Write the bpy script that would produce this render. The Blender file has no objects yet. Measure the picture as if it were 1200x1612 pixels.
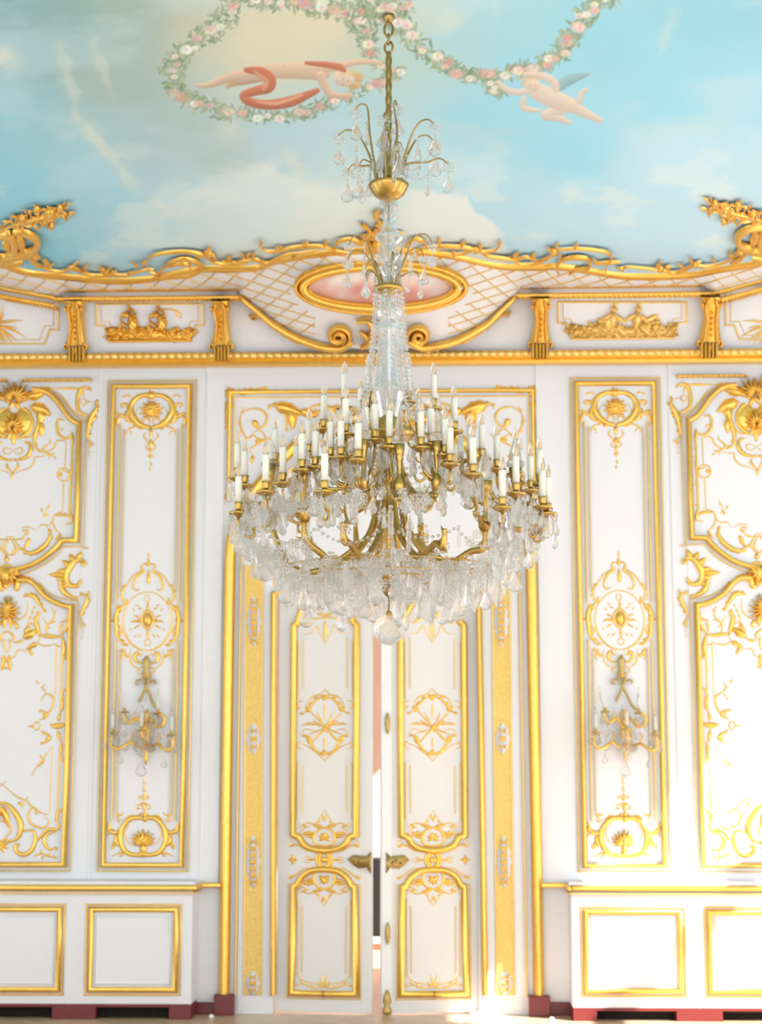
import bpy, math, random
import numpy as np
from mathutils import Vector, Matrix

random.seed(7)
SC = bpy.context.scene
COL = SC.collection
PI = math.pi

# ------------------------------------------------------------------ camera
FPX, CX, CY = 2800.0, 600.0, 806.0
PITCH, YAW = math.radians(8.65), math.radians(1.6)
FW = Vector((-math.sin(YAW) * math.cos(PITCH), math.cos(YAW) * math.cos(PITCH), math.sin(PITCH)))
RT = Vector((math.cos(YAW), math.sin(YAW), 0))
UP = RT.cross(FW)


def ray(x, y):
    return FW + RT * ((x - CX) / FPX) + UP * ((CY - y) / FPX)


_d = ray(600, 1597)
CAM = Vector((0.36, -13.0, -13.0 / _d.y * _d.z))       # eye height puts the floor under the back wall


def onY(x, y, Y):
    d = ray(x, y)
    return CAM + d * ((Y - CAM.y) / d.y)


def onZ(x, y, z):
    d = ray(x, y)
    return CAM + d * ((z - CAM.z) / d.z)


def dep(P):
    return (P - CAM).dot(FW)


# chandelier hangs from the ceiling: find ceiling height and hanging point
ZC = onY(200, 438, -0.5).z
HANG = onZ(612, 24, ZC)

cam = bpy.data.cameras.new('camera')
cam_ob = bpy.data.objects.new('camera', cam)
COL.objects.link(cam_ob)
M3 = Matrix((RT, UP, -FW)).transposed()
cam_ob.matrix_world = Matrix.Translation(CAM) @ M3.to_4x4()
cam.sensor_fit = 'VERTICAL'
cam.sensor_height = 56.0
cam.sensor_width = 56.0
cam.lens = FPX / 1612.0 * 56.0
cam.clip_end = 200
cam.dof.use_dof = True
cam.dof.focus_distance = dep(Vector((HANG.x, HANG.y, 3.3))) - 0.15
cam.dof.aperture_fstop = 4.2
SC.camera = cam_ob

# ------------------------------------------------------------------ light
EXPOSURE = 0.66
SUN, WIN, WORLD = 11.0, 16.0, 1.85
SC.view_settings.view_transform = 'Standard'
SC.view_settings.look = 'None'
SC.view_settings.exposure = EXPOSURE
SC.view_settings.gamma = 1.0
SC.view_settings.use_curve_mapping = False
SC.cycles.use_denoising = True
SC.cycles.max_bounces = 26
SC.cycles.diffuse_bounces = 6
SC.cycles.glossy_bounces = 4
SC.cycles.transmission_bounces = 24
SC.cycles.transparent_max_bounces = 16
SC.cycles.caustics_reflective = False
SC.cycles.caustics_refractive = True
SC.cycles.sample_clamp_indirect = 6

w = bpy.data.worlds.new('world')
SC.world = w
w.use_nodes = True
bg = w.node_tree.nodes['Background']
bg.inputs[0].default_value = (0.91, 0.95, 1.0, 1)
bg.inputs[1].default_value = WORLD

XL, XR, YB = -4.6, 4.6, -15.5                  # room: side walls; open towards the far end behind the camera
sun = bpy.data.lights.new('sun', 'SUN')
sun.energy = SUN
sun.angle = math.radians(0.6)
sun.color = (1.0, 0.985, 0.955)
sun_ob = bpy.data.objects.new('sun', sun)
COL.objects.link(sun_ob)
sun_ob.rotation_euler = Vector((-1, 0.60, -0.97)).to_track_quat('-Z', 'Y').to_euler()
sun_ob.location = (8, -4, 8)
WINDOWS = [(-3.0, -0.62), (-5.55, -3.8), (-8.75, -7.0), (-11.95, -10.2), (-15.1, -13.4)]
for (a, b) in WINDOWS:
    al = bpy.data.lights.new('window_light', 'AREA')
    al.shape = 'RECTANGLE'
    al.size, al.size_y = 3.4, b - a
    al.energy = WIN
    al.color = (0.93, 0.96, 1.0)
    if b > -4:
        al.energy = WIN * (0.12 if b > -1 else 0.6)
    ao = bpy.data.objects.new('window_light', al)
    COL.objects.link(ao)
    ao.location = (XR - 0.02, (a + b) / 2, 2.25)
    ao.rotation_euler = (0, math.radians(90), 0)
    ao.visible_camera = True


# ------------------------------------------------------------------ materials
def lin(c):
    return tuple(((v / 255) / 12.92 if v / 255 <= 0.04045 else ((v / 255 + 0.055) / 1.055) ** 2.4) for v in c)


def mat(name, col, rough=0.5, metal=0.0, trans=0.0, ior=1.5, bump=0.0, bscale=60, vary=0.0, vscale=6, vcol=False, spec=0.5):
    m = bpy.data.materials.new(name)
    m.use_nodes = True
    nt = m.node_tree
    p = nt.nodes['Principled BSDF']
    p.inputs['Base Color'].default_value = (*col, 1)
    p.inputs['Roughness'].default_value = rough
    p.inputs['Metallic'].default_value = metal
    p.inputs['Transmission Weight'].default_value = trans
    p.inputs['IOR'].default_value = ior
    p.inputs['Specular IOR Level'].default_value = spec
    tc = nt.nodes.new('ShaderNodeTexCoord')
    if vcol:
        a = nt.nodes.new('ShaderNodeVertexColor')
        a.layer_name = 'paint'
        nt.links.new(a.outputs['Color'], p.inputs['Base Color'])
    elif vary:
        n = nt.nodes.new('ShaderNodeTexNoise')
        n.inputs['Scale'].default_value = vscale
        n.inputs['Detail'].default_value = 4
        nt.links.new(tc.outputs['Object'], n.inputs['Vector'])
        mx = nt.nodes.new('ShaderNodeMix')
        mx.data_type = 'RGBA'
        mx.inputs[6].default_value = (*[c * (1 - vary) for c in col], 1)
        mx.inputs[7].default_value = (*[min(1, c * (1 + vary)) for c in col], 1)
        nt.links.new(n.outputs['Fac'], mx.inputs[0])
        nt.links.new(mx.outputs[2], p.inputs['Base Color'])
    if bump:
        n2 = nt.nodes.new('ShaderNodeTexNoise')
        n2.inputs['Scale'].default_value = bscale
        n2.inputs['Detail'].default_value = 3
        nt.links.new(tc.outputs['Object'], n2.inputs['Vector'])
        b = nt.nodes.new('ShaderNodeBump')
        b.inputs['Strength'].default_value = bump
        b.inputs['Distance'].default_value = 0.01
        nt.links.new(n2.outputs['Fac'], b.inputs['Height'])
        nt.links.new(b.outputs['Normal'], p.inputs['Normal'])
    return m


WHITE = mat('white_paint', (0.84, 0.82, 0.835), 0.55, vary=0.012, vscale=3, spec=0.25)
CREAM = mat('cream_paint', (0.82, 0.785, 0.765), 0.55, vary=0.02, vscale=3, spec=0.25)
GOLD = mat('gold_leaf', (0.90, 0.555, 0.12), 0.30, 0.84, vary=0.12, vscale=25, bump=0.15, bscale=90)
GOLDP = mat('pale_gold_leaf', (0.93, 0.64, 0.22), 0.38, 0.65, vary=0.10, vscale=25)
GOLDT = mat('tooled_gold', (0.88, 0.58, 0.17), 0.42, 0.6, vary=0.22, vscale=60, bump=0.7, bscale=110)
BRONZE = mat('gilt_bronze', (0.50, 0.32, 0.085), 0.28, 0.95, vary=0.25, vscale=40)
BRONZED = mat('dark_bronze', (0.36, 0.25, 0.09), 0.32, 0.95, vary=0.25, vscale=40)
RED = mat('oxblood_paint', (0.17, 0.018, 0.017), 0.35, vary=0.15, vscale=8)
DARK = mat('opening_black', (0.012, 0.009, 0.008), 0.9, vary=0.2)  # near-black: the darkness inside openings put into a colour
WAX = mat('ivory_candle', (0.77, 0.735, 0.64), 0.45, vary=0.02)
FIL = mat('amber_filament', (0.95, 0.66, 0.36), 0.4, vary=0.1)
PLASTER = mat('white_plaster', (0.86, 0.85, 0.84), 0.5, vary=0.02)
BRASS = mat('aged_brass', (0.55, 0.40, 0.14), 0.4, 0.8, vary=0.3, vscale=70, bump=0.4, bscale=120)


def glass(name, rough=0.0, tint=(1, 1, 1), mixf=0.3, glint_mix=0.0):
    m = bpy.data.materials.new(name)
    m.use_nodes = True
    nt = m.node_tree
    nt.nodes.remove(nt.nodes['Principled BSDF'])
    g = nt.nodes.new('ShaderNodeBsdfGlass')
    g.inputs['Color'].default_value = (*tint, 1)
    g.inputs['Roughness'].default_value = rough
    g.inputs['IOR'].default_value = 1.52
    t = nt.nodes.new('ShaderNodeBsdfTransparent')
    mx = nt.nodes.new('ShaderNodeMixShader')
    mx.inputs[0].default_value = mixf
    nt.links.new(g.outputs[0], mx.inputs[1])
    nt.links.new(t.outputs[0], mx.inputs[2])
    df = nt.nodes.new('ShaderNodeBsdfTranslucent')
    df.inputs['Color'].default_value = (0.95, 0.96, 0.98, 1)
    m2 = nt.nodes.new('ShaderNodeMixShader')
    m2.inputs[0].default_value = glint_mix  # even white share stands in for scattered highlights in the crystal
    nt.links.new(mx.outputs[0], m2.inputs[1])
    nt.links.new(df.outputs[0], m2.inputs[2])
    nt.links.new(m2.outputs[0], nt.nodes['Material Output'].inputs[0])
    return m


CRYSTAL = glass('cut_crystal', 0.0, (1, 1, 1), 0.40, 0.14)
BULB = glass('bulb_glass', 0.0, (1, 0.98, 0.94), 0.45)


def wood_floor():
    m = mat('oak_parquet', (0.5, 0.3, 0.15), 0.28)
    nt = m.node_tree
    p = nt.nodes['Principled BSDF']
    tc = nt.nodes.new('ShaderNodeTexCoord')
    mp = nt.nodes.new('ShaderNodeMapping')
    mp.inputs['Rotation'].default_value = (0, 0, math.radians(45))
    br = nt.nodes.new('ShaderNodeTexBrick')
    br.inputs['Color1'].default_value = (0.68, 0.49, 0.32, 1)
    br.inputs['Color2'].default_value = (0.58, 0.40, 0.25, 1)
    br.inputs['Mortar'].default_value = (0.22, 0.12, 0.06, 1)
    br.inputs['Scale'].default_value = 2.0
    br.inputs['Mortar Size'].default_value = 0.006
    br.inputs['Brick Width'].default_value = 0.9
    br.inputs['Row Height'].default_value = 0.16
    nt.links.new(tc.outputs['Object'], mp.inputs[0])
    nt.links.new(mp.outputs[0], br.inputs['Vector'])
    nt.links.new(br.outputs['Color'], p.inputs['Base Color'])
    return m


FLOORM = wood_floor()
FRESCO = mat('fresco_paint', (0.6, 0.8, 0.85), 0.75, vcol=True, spec=0.2)
CANVAS = mat('oil_paint', (0.6, 0.8, 0.85), 0.6, vcol=True, spec=0.3)
SKYBLUE = mat('painted_sky', lin((178, 216, 224)), 0.8, vary=0.12, vscale=0.6)


# ------------------------------------------------------------------ object helpers
def tag(o, label=None, cat=None, group=None, kind=None):
    if label:
        o['label'] = label
    if cat:
        o['category'] = cat
    if group:
        o['group'] = group
    if kind:
        o['kind'] = kind
    return o


def empty(name, loc=(0, 0, 0), label=None, cat=None, group=None, kind=None):
    o = bpy.data.objects.new(name, None)
    o.empty_display_size = 0.1
    o.location = loc
    COL.objects.link(o)
    o['_ox'], o['_oy'], o['_oz'] = loc[0], loc[1], loc[2]
    return tag(o, label, cat, group, kind)


def origin_of(parent):
    o = parent
    while o is not None and o.parent is not None:
        o = o.parent
    if o is not None and '_ox' in o:
        return Vector((o['_ox'], o['_oy'], o['_oz']))
    return Vector((0, 0, 0))


def copy_tree(o, parent=None):
    c = o.copy()
    COL.objects.link(c)
    if parent is not None:
        c.parent = parent
    for ch in list(o.children):
        copy_tree(ch, c)
    return c


class MB:
    """collects vertices and faces in world space"""

    def __init__(self):
        self.v, self.f, self.c = [], [], []

    def quad_strip(self, rings, close_ring=True, caps=False):
        n = len(rings[0])
        b = len(self.v)
        for r in rings:
            self.v.extend(r)
        k = n if close_ring else n - 1
        for i in range(len(rings) - 1):
            for j in range(k):
                a, c = b + i * n + j, b + i * n + (j + 1) % n
                self.f.append((a, c, c + n, a + n))
        if caps:
            self.f.append(tuple(b + j for j in reversed(range(n))))
            self.f.append(tuple(b + (len(rings) - 1) * n + j for j in range(n)))

    def box(self, x0, x1, y0, y1, z0, z1):
        b = len(self.v)
        self.v += [Vector(p) for p in ((x0, y0, z0), (x1, y0, z0), (x1, y1, z0), (x0, y1, z0),
                                       (x0, y0, z1), (x1, y0, z1), (x1, y1, z1), (x0, y1, z1))]
        self.f += [tuple(b + i for i in q) for q in ((0, 3, 2, 1), (4, 5, 6, 7), (0, 1, 5, 4), (1, 2, 6, 5), (2, 3, 7, 6), (3, 0, 4, 7))]

    def tube(self, pts, r, n=8, smooth=0, caps=True):
        pts = [Vector(p) for p in pts]
        if smooth:
            pts, r = spline3(pts, smooth, r)
        rr = r if isinstance(r, (list, tuple)) else [r] * len(pts)
        rings = []
        u = None
        for i, p in enumerate(pts):
            t = (pts[min(i + 1, len(pts) - 1)] - pts[max(i - 1, 0)]).normalized()
            if u is None:
                u = t.orthogonal().normalized()
            u = (u - t * u.dot(t))
            u = u.normalized() if u.length > 1e-6 else t.orthogonal().normalized()
            v = t.cross(u)
            rings.append([p + (u * math.cos(2 * PI * j / n) + v * math.sin(2 * PI * j / n)) * rr[i] for j in range(n)])
        self.quad_strip(rings, True, caps)

    def lathe(self, prof, c=(0, 0, 0), n=16, flute=0.0, sy=1.0):
        """prof: list of (r, z)"""
        c = Vector(c)
        rings = []
        for (r, z) in prof:
            ring = []
            for j in range(n):
                a = 2 * PI * j / n
                q = r * (1 - flute * (j % 2))
                ring.append(c + Vector((q * math.cos(a), q * math.sin(a) * sy, z)))
            rings.append(ring)
        self.quad_strip(rings, True, True)

    def ball(self, c, r, n=8, m=5, sc=(1, 1, 1)):
        c = Vector(c)
        rings = []
        for i in range(m + 1):
            t = -PI / 2 + PI * i / m
            q = max(1e-4, math.cos(t)) * r
            rings.append([c + Vector((q * math.cos(2 * PI * j / n) * sc[0], q * math.sin(2 * PI * j / n) * sc[1], math.sin(t) * r * sc[2])) for j in range(n)])
        self.quad_strip(rings, True, True)

    def build(self, name, m, parent=None, smooth=True, kind=None, bevel=0):
        if parent is not None:
            o0 = origin_of(parent)
        else:
            o0 = Vector((0, 0, 0))
        me = bpy.data.meshes.new(name)
        me.from_pydata([tuple(Vector(p) - o0) for p in self.v], [], self.f)
        me.materials.append(m)
        if self.c:
            ca = me.color_attributes.new('paint', 'FLOAT_COLOR', 'POINT')
            ca.data.foreach_set('color', np.array(self.c, dtype=np.float32).ravel())
        if smooth:
            me.polygons.foreach_set('use_smooth', [True] * len(me.polygons))
        me.update()
        o = bpy.data.objects.new(name, me)
        COL.objects.link(o)
        if parent is not None:
            o.parent = parent
        if bevel:
            bv = o.modifiers.new('bevel', 'BEVEL')
            bv.width = bevel
            bv.segments = 2
            bv.limit_method = 'ANGLE'
        if kind:
            o['kind'] = kind
        return o


def cr(p0, p1, p2, p3, t):
    return 0.5 * ((2 * p1) + (p2 - p0) * t + (2 * p0 - 5 * p1 + 4 * p2 - p3) * t * t + (3 * p1 - p0 - 3 * p2 + p3) * t ** 3)


def spline3(pts, n, r=None):
    out, ro = [], []
    rl = r if isinstance(r, (list, tuple)) else None
    for i in range(len(pts) - 1):
        a, b, c, d = pts[max(i - 1, 0)], pts[i], pts[i + 1], pts[min(i + 2, len(pts) - 1)]
        for k in range(n):
            t = k / n
            out.append(cr(a, b, c, d, t))
            if rl:
                ro.append(rl[i] * (1 - t) + rl[i + 1] * t)
    out.append(pts[-1])
    if rl:
        ro.append(rl[-1])
        return out, ro
    return out, r


def spline2(pts, n=6):
    q = [Vector((p[0], p[1])) for p in pts]
    return spline3(q, n)[0]


# ------------------------------------------------------------------ carved relief on a surface
class Relief(MB):
    """carving laid on a surface: place(x, y, h) gives a point h metres proud of it; x, y are the
    surface's own coordinates. With sym, every stroke is repeated mirrored about the axis."""

    def __init__(self, place, sym=False, zoom=(0, 0, 1), S=215.0):
        super().__init__()
        self.place, self.sym, self.S = place, sym, S
        self.z(*zoom)

    def z(self, ox, oy, s):
        self.zo = (ox, oy, s)
        return self

    def tr(self, pts):
        ox, oy, s = self.zo
        return [Vector((ox + p[0] / s, oy + p[1] / s)) for p in pts]

    only = 0
    bold = 1.0

    def put(self, rows):
        for sg in ((self.only,) if self.only else (1, -1) if self.sym else (1,)):
            self.quad_strip([[self.place(x, y, h, sg) for (x, y, h) in r] for r in rows], False)

    def line(self, pts, w, h=None, taper=(1, 1), closed=False, raw=False, base=0.0):
        """half-round bar with mitred corners; w = half width, in px"""
        P = [Vector((p[0], p[1])) for p in pts] if raw else self.tr(pts)
        n = len(P)
        h = (w / self.S * 0.9) if h is None else h
        rows = []
        idx = list(range(n)) + ([0] if closed else [])
        for k, i in enumerate(idx):
            if closed:
                a, c = P[(i - 1) % n], P[(i + 1) % n]
            else:
                a, c = P[max(i - 1, 0)], P[min(i + 1, n - 1)]
            d1 = (P[i] - a)
            d2 = (c - P[i])
            d1 = d1.normalized() if d1.length > 1e-6 else d2.normalized()
            d2 = d2.normalized() if d2.length > 1e-6 else d1
            t = d1 + d2
            t = t.normalized() if t.length > 1e-6 else d1
            nv = Vector((-t.y, t.x))
            cs = max(0.5, abs(nv.dot(Vector((-d1.y, d1.x)))))
            f = k / max(1, len(idx) - 1)
            q = taper[0] + (1 - taper[0]) * min(1, f * 2.5) if f < 0.5 else taper[1] + (1 - taper[1]) * min(1, (1 - f) * 2.5)
            q = max(q, 0.02)
            row = []
            for (u, v) in ((-1, 0), (-0.92, 0.45), (-0.55, 0.88), (0, 1), (0.55, 0.88), (0.92, 0.45), (1, 0)):
                p = P[i] + nv * (u * w * q / cs)
                row.append((p.x, p.y, base + v * h * (0.4 + 0.6 * q)))
            rows.append(row)
        self.put(rows)

    def curve(self, pts, w, h=None, taper=(0.3, 0.3), n=6, raw=False, base=0.0):
        w = max(w * self.bold, 0.95 if self.bold > 1 else 0)
        P = spline2(pts if raw else self.tr(pts), n)
        self.line(P, w, h, taper, raw=True, base=base)
        return P

    def scroll(self, x, y, r, a0, turns, w, h=None, r1=0.15):
        """spiral ending in an eye; a0 in degrees"""
        ox, oy, s = self.zo
        pts = []
        m = max(10, int(abs(turns) * 18))
        for i in range(m + 1):
            f = i / m
            a = math.radians(a0) + turns * 2 * PI * f
            q = (r / s) * (1 - f * (1 - r1))
            pts.append((ox + x / s + q * math.cos(a), oy + y / s + q * math.sin(a)))
        self.line(pts, w, h, (0.7, 0.8), raw=True)
        self.blob_raw(pts[-1][0], pts[-1][1], w * 1.4, w * 1.4)

    def blob_raw(self, x, y, rx, ry, h=None, n=10):
        h = (min(rx, ry) / self.S * 0.8) if h is None else h
        rows = []
        for i in range(5):
            t = PI / 2 * i / 4
            q = max(0.02, math.cos(t))
            rows.append([(x + rx * q * math.cos(2 * PI * j / n), y + ry * q * math.sin(2 * PI * j / n), h * math.sin(t)) for j in range(n)] +
                        [(x + rx * q, y, h * math.sin(t))])
        self.put(rows)

    def blob(self, x, y, rx, ry=None, h=None):
        ox, oy, s = self.zo
        self.blob_raw(ox + x / s, oy + y / s, rx, ry or rx, h)

    def leaf_raw(self, x, y, ang, L, w, bend=0.0, h=None, lobes=0, base=0.0):
        """pointed leaf with a ridge; ang in degrees, L and w in px"""
        h = (w / self.S * 0.9) if h is None else h
        a = math.radians(ang)
        rows = []
        px, py = x, y
        m = 8
        for i in range(m + 1):
            f = i / m
            wd = w * (math.sin(PI * min(1, f ** 0.75 * 0.97 + 0.03)) ** 0.8 if 0 < f < 1 else 0.08)
            if lobes:
                wd *= 0.78 + 0.32 * abs(math.sin(lobes * PI * f))
            nx, ny = -math.sin(a), math.cos(a)
            hh = base + h * (0.45 + 0.55 * math.sin(PI * min(1, f + 0.15)))
            rows.append([(px - nx * wd, py - ny * wd, base), (px - nx * wd * 0.45, py - ny * wd * 0.45, hh * 0.75), (px, py, hh),
                         (px + nx * wd * 0.45, py + ny * wd * 0.45, hh * 0.75), (px + nx * wd, py + ny * wd, base)])
            a += math.radians(bend) / m
            px += math.cos(a) * L / m
            py += math.sin(a) * L / m
        self.put(rows)

    def leaf(self, x, y, ang, L, w, bend=0.0, h=None, lobes=0, base=0.0):
        ox, oy, s = self.zo
        self.leaf_raw(ox + x / s, oy + y / s, ang, L, w, bend, h, lobes, base)

    def shell(self, x, y, r, a0, a1, n, w=None, h=None, base=0.0):
        for i in range(n):
            a = a0 + (a1 - a0) * i / max(1, n - 1)
            self.leaf(x, y, a, r, w or r * 0.16, 0, h, base=base)
        self.blob(x, y, r * 0.22)

    def acanthus(self, pts, w, L, side=1, n=6, lobes=0, h=None, taper=(0.3, 0.3)):
        """a stem with leaves springing from one side"""
        P = self.curve(pts, w, h, taper)
        for k in range(n):
            f = (k + 0.5) / n
            i = min(len(P) - 2, int(f * (len(P) - 1)))
            d = (P[i + 1] - P[i])
            a = math.degrees(math.atan2(d.y, d.x)) + side * 52
            q = math.sin(PI * (0.15 + 0.7 * f))
            self.leaf_raw(P[i].x, P[i].y, a, L * (0.6 + 0.5 * q), L * 0.24, -side * 35, h)

    def rosette(self, x, y, r, n=6):
        for i in range(n):
            self.leaf(x, y, 360 / n * i, r, r * 0.32)
        self.blob(x, y, r * 0.35)

    def ring(self, x, y, rx, ry, w, h=None, a0=0, a1=360):
        ox, oy, s = self.zo
        m = 36
        pts = [(ox + x / s + rx * math.cos(math.radians(a0 + (a1 - a0) * i / m)), oy + y / s + ry * math.sin(math.radians(a0 + (a1 - a0) * i / m))) for i in range(m + 1)]
        self.line(pts, w, h, raw=True)


# ------------------------------------------------------------------ the room
DIST = dep(Vector((0, 0, 2.5)))
SW = FPX / DIST                                   # pixels per metre on the back wall


def WX(x, y=1000, Y=0.0):
    return onY(x, y, Y).x


def WZ(y, x=600, Y=0.0):
    return onY(x, y, Y).z


DL, DR = WX(384, 1200), WX(812, 1200)             # door opening
DTOP = WZ(800)
ZW = WZ(571)                                      # top of the wall proper

b = MB(); b.box(XL - 0.2, XR + 0.2, YB, 5.0, -0.1, 0.0)
b.build('floor', FLOORM, smooth=False, kind='structure')
b = MB()
b.box(XL - 0.2, DL, 0.0, 0.25, 0, ZC)
b.box(DR, XR + 0.2, 0.0, 0.25, 0, ZC)
b.box(DL, DR, 0.0, 0.25, DTOP, ZC)
b.build('wall_back', WHITE, smooth=False, kind='structure')
b = MB()
y1 = 0.0
for (a, c) in [(-2.3, -1.55)] + WINDOWS[1:]:  # unseen window openings added to brighten the left side
    b.box(XL - 0.2, XL, c, y1, 0, ZC)
    b.box(XL - 0.2, XL, a, c, 0, 0.45)
    b.box(XL - 0.2, XL, a, c, 4.28, ZC)
    y1 = a
b.box(XL - 0.2, XL, YB, y1, 0, ZC)
b.build('wall_left', WHITE, smooth=False, kind='structure')
b = MB()
y1 = 0.0
ZB0, ZB1 = 0.45, 4.28
for (a, c) in WINDOWS:
    b.box(XR, XR + 0.3, c, y1, 0, ZC)
    b.box(XR, XR + 0.3, a, c, 0, ZB0)
    b.box(XR, XR + 0.3, a, c, ZB1, ZC)
    y1 = a
b.box(XR, XR + 0.3, YB, y1, 0, ZC)
b.build('wall_right', WHITE, smooth=False, kind='structure')
for i, (a, c) in enumerate(WINDOWS):
    b = MB()
    mid = (a + c) / 2 + 0.05
    if i == 0:
        mid = -1.16
    b.box(XR + 0.06, XR + 0.12, a, c, 2.94, 3.11)
    b.box(XR + 0.06, XR + 0.12, mid - 0.09, mid + 0.09, ZB0, 2.94)
    for (q0, q1) in ((a, a + 0.07), (c - 0.07, c)):
        b.box(XR + 0.06, XR + 0.12, q0, q1, ZB0, ZB1)
    b.box(XR + 0.06, XR + 0.12, a, c, ZB1 - 0.07, ZB1)
    b.box(XR + 0.06, XR + 0.12, a, c, ZB0, ZB0 + 0.1)
    b.build('window_%d' % (i + 1), WHITE, smooth=False, kind='structure')
b = MB(); b.box(XL - 0.2, XR + 0.3, YB, 0.25, ZC + 0.005, ZC + 0.12)
b.build('ceiling', SKYBLUE, smooth=False, kind='structure')
# room beyond the doors
b = MB()
b.box(-2.5, 2.5, 4.6, 4.8, 0, 4.5)
b.box(-2.7, -2.5, 0.25, 4.8, 0, 4.5)
b.box(2.5, 2.7, 0.25, 1.2, 0, 4.5)
b.box(2.5, 2.7, 3.4, 4.8, 0, 4.5)
b.box(-2.7, 2.7, 0.25, 4.8, 4.5, 4.6)
b.build('wall_beyond', mat('rose_plaster', (0.80, 0.66, 0.58), 0.7, vary=0.12, vscale=2.5), smooth=False, kind='structure')

# board seams and slightly raised flanking boards
for i, (xa, xb) in enumerate(((320, 349), (849, 888))):
    b = MB()
    b.box(WX(xa, 1000), WX(xb, 1000), -0.012, 0.0, WZ(1392), ZW)
    b.build('trim_%d' % (i + 1), WHITE, smooth=False, kind='structure')
for i, xa in enumerate((149, 1064)):
    b = MB()
    X = WX(xa, 1000)
    b.box(X - 0.012, X + 0.012, -0.008, 0.0, WZ(1392), ZW)
    b.build('trim_%d' % (i + 3), WHITE, smooth=False, kind='structure', bevel=0.003)


# ------------------------------------------------------------------ the tall gilded wall panels
def wall_place(Xax, axis, zx, Y=0.0):
    """axis(y): the photo column of the panel's middle; gives place(x, y, h, side)"""
    zc = {}

    def place(x, y, h, sg):
        k = round(y, 2)
        if k not in zc:
            zc[k] = WZ(y, zx)
        dx = (x - axis(y)) * sg
        d = dep(Vector((Xax, 0, zc[k])))
        return Vector((Xax + dx * d / FPX, Y - h, zc[k]))
    return place


def raised(R, pts, h):
    """flat raised field bounded by pts (px)"""
    b = len(R.v)
    n = len(pts)
    for hh in (0, h):
        R.v += [R.place(p[0], p[1], hh, 1) for p in pts]
    for i in range(n):
        j = (i + 1) % n
        R.f.append((b + i, b + j, b + n + j, b + n + i))
    R.f.append(tuple(b + n + i for i in range(n)))


axA = lambda y: 239.5 - 15.5 * (y - 600) / 771
XA = WX(232, 985)
PA0 = wall_place(XA, axA, 232)
PA = wall_place(XA, axA, 232, -0.006)
Z1 = (0, 580, 3.529)
Z2 = (0, 980, 3.529)


def rectA(hw, y0, y1):
    k = lambda y: hw * (0.985 + 0.03 * (y - 600) / 771)
    return [(axA(y0) - k(y0), y0), (axA(y0) + k(y0), y0), (axA(y1) + k(y1), y1), (axA(y1) - k(y1), y1)]


def cartouche_top(R):
    R.z(*Z1)
    R.curve([(838, 150), (900, 153), (945, 182), (957, 228), (938, 275), (900, 312), (845, 332)], 3.6, taper=(0.8, 0.8))
    R.acanthus([(900, 312), (955, 300), (975, 262), (968, 215), (990, 190)], 2.6, 8, 1, 5)
    R.curve([(990, 190), (1012, 198), (1005, 218), (990, 212)], 1.3)
    R.acanthus([(960, 285), (1000, 262), (1030, 245)], 1.8, 7, 1, 4)
    R.leaf(1020, 255, 80, 18, 2.6)
    R.curve([(1015, 262), (1035, 285), (1030, 320), (1018, 335)], 1.2)
    R.curve([(955, 160), (985, 150), (1010, 158)], 0.9)
    R.leaf(965, 160, -60, 6, 1.5)
    R.leaf(985, 152, 20, 7, 1.5)
    R.curve([(900, 325), (945, 328), (970, 345), (978, 372)], 1.2)
    R.curve([(970, 345), (950, 355), (945, 375)], 0.9)
    R.leaf(880, 328, 15, 10, 2.6)
    for (a, L) in ((-90, 15), (-64, 17), (-38, 20), (-12, 21), (14, 21), (40, 18), (68, 14)):
        R.leaf(838, 235, a, L, 3.6, 0, h=0.03)
    R.curve([(905, 205), (930, 250), (905, 290), (862, 275), (842, 300)], 0.9)
    R.ring(868, 300, 5, 5, 0.8)
    R.sym = False
    R.blob(838, 152, 6, 6)
    R.rosette(838, 150, 9, 7)
    R.blob(838, 238, 6, 7, 0.035)
    R.leaf(838, 335, 90, 16, 3)
    R.leaf(838, 395, 90, 16, 3.2)
    R.leaf(836, 440, 90, 13, 2.4)
    R.leaf(835, 485, 90, 7, 1.8)
    R.leaf(835, 520, 70, 8, 1.7)
    R.leaf(835, 550, 100, 8, 1.4)
    R.sym = True
    R.curve([(838, 420), (862, 400), (880, 375), (868, 355)], 1.1)
    R.curve([(838, 455), (862, 445), (868, 425)], 0.9)
    R.leaf(838, 410, 40, 9, 1.8)
    R.leaf(838, 480, 30, 6, 1.3)


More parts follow.
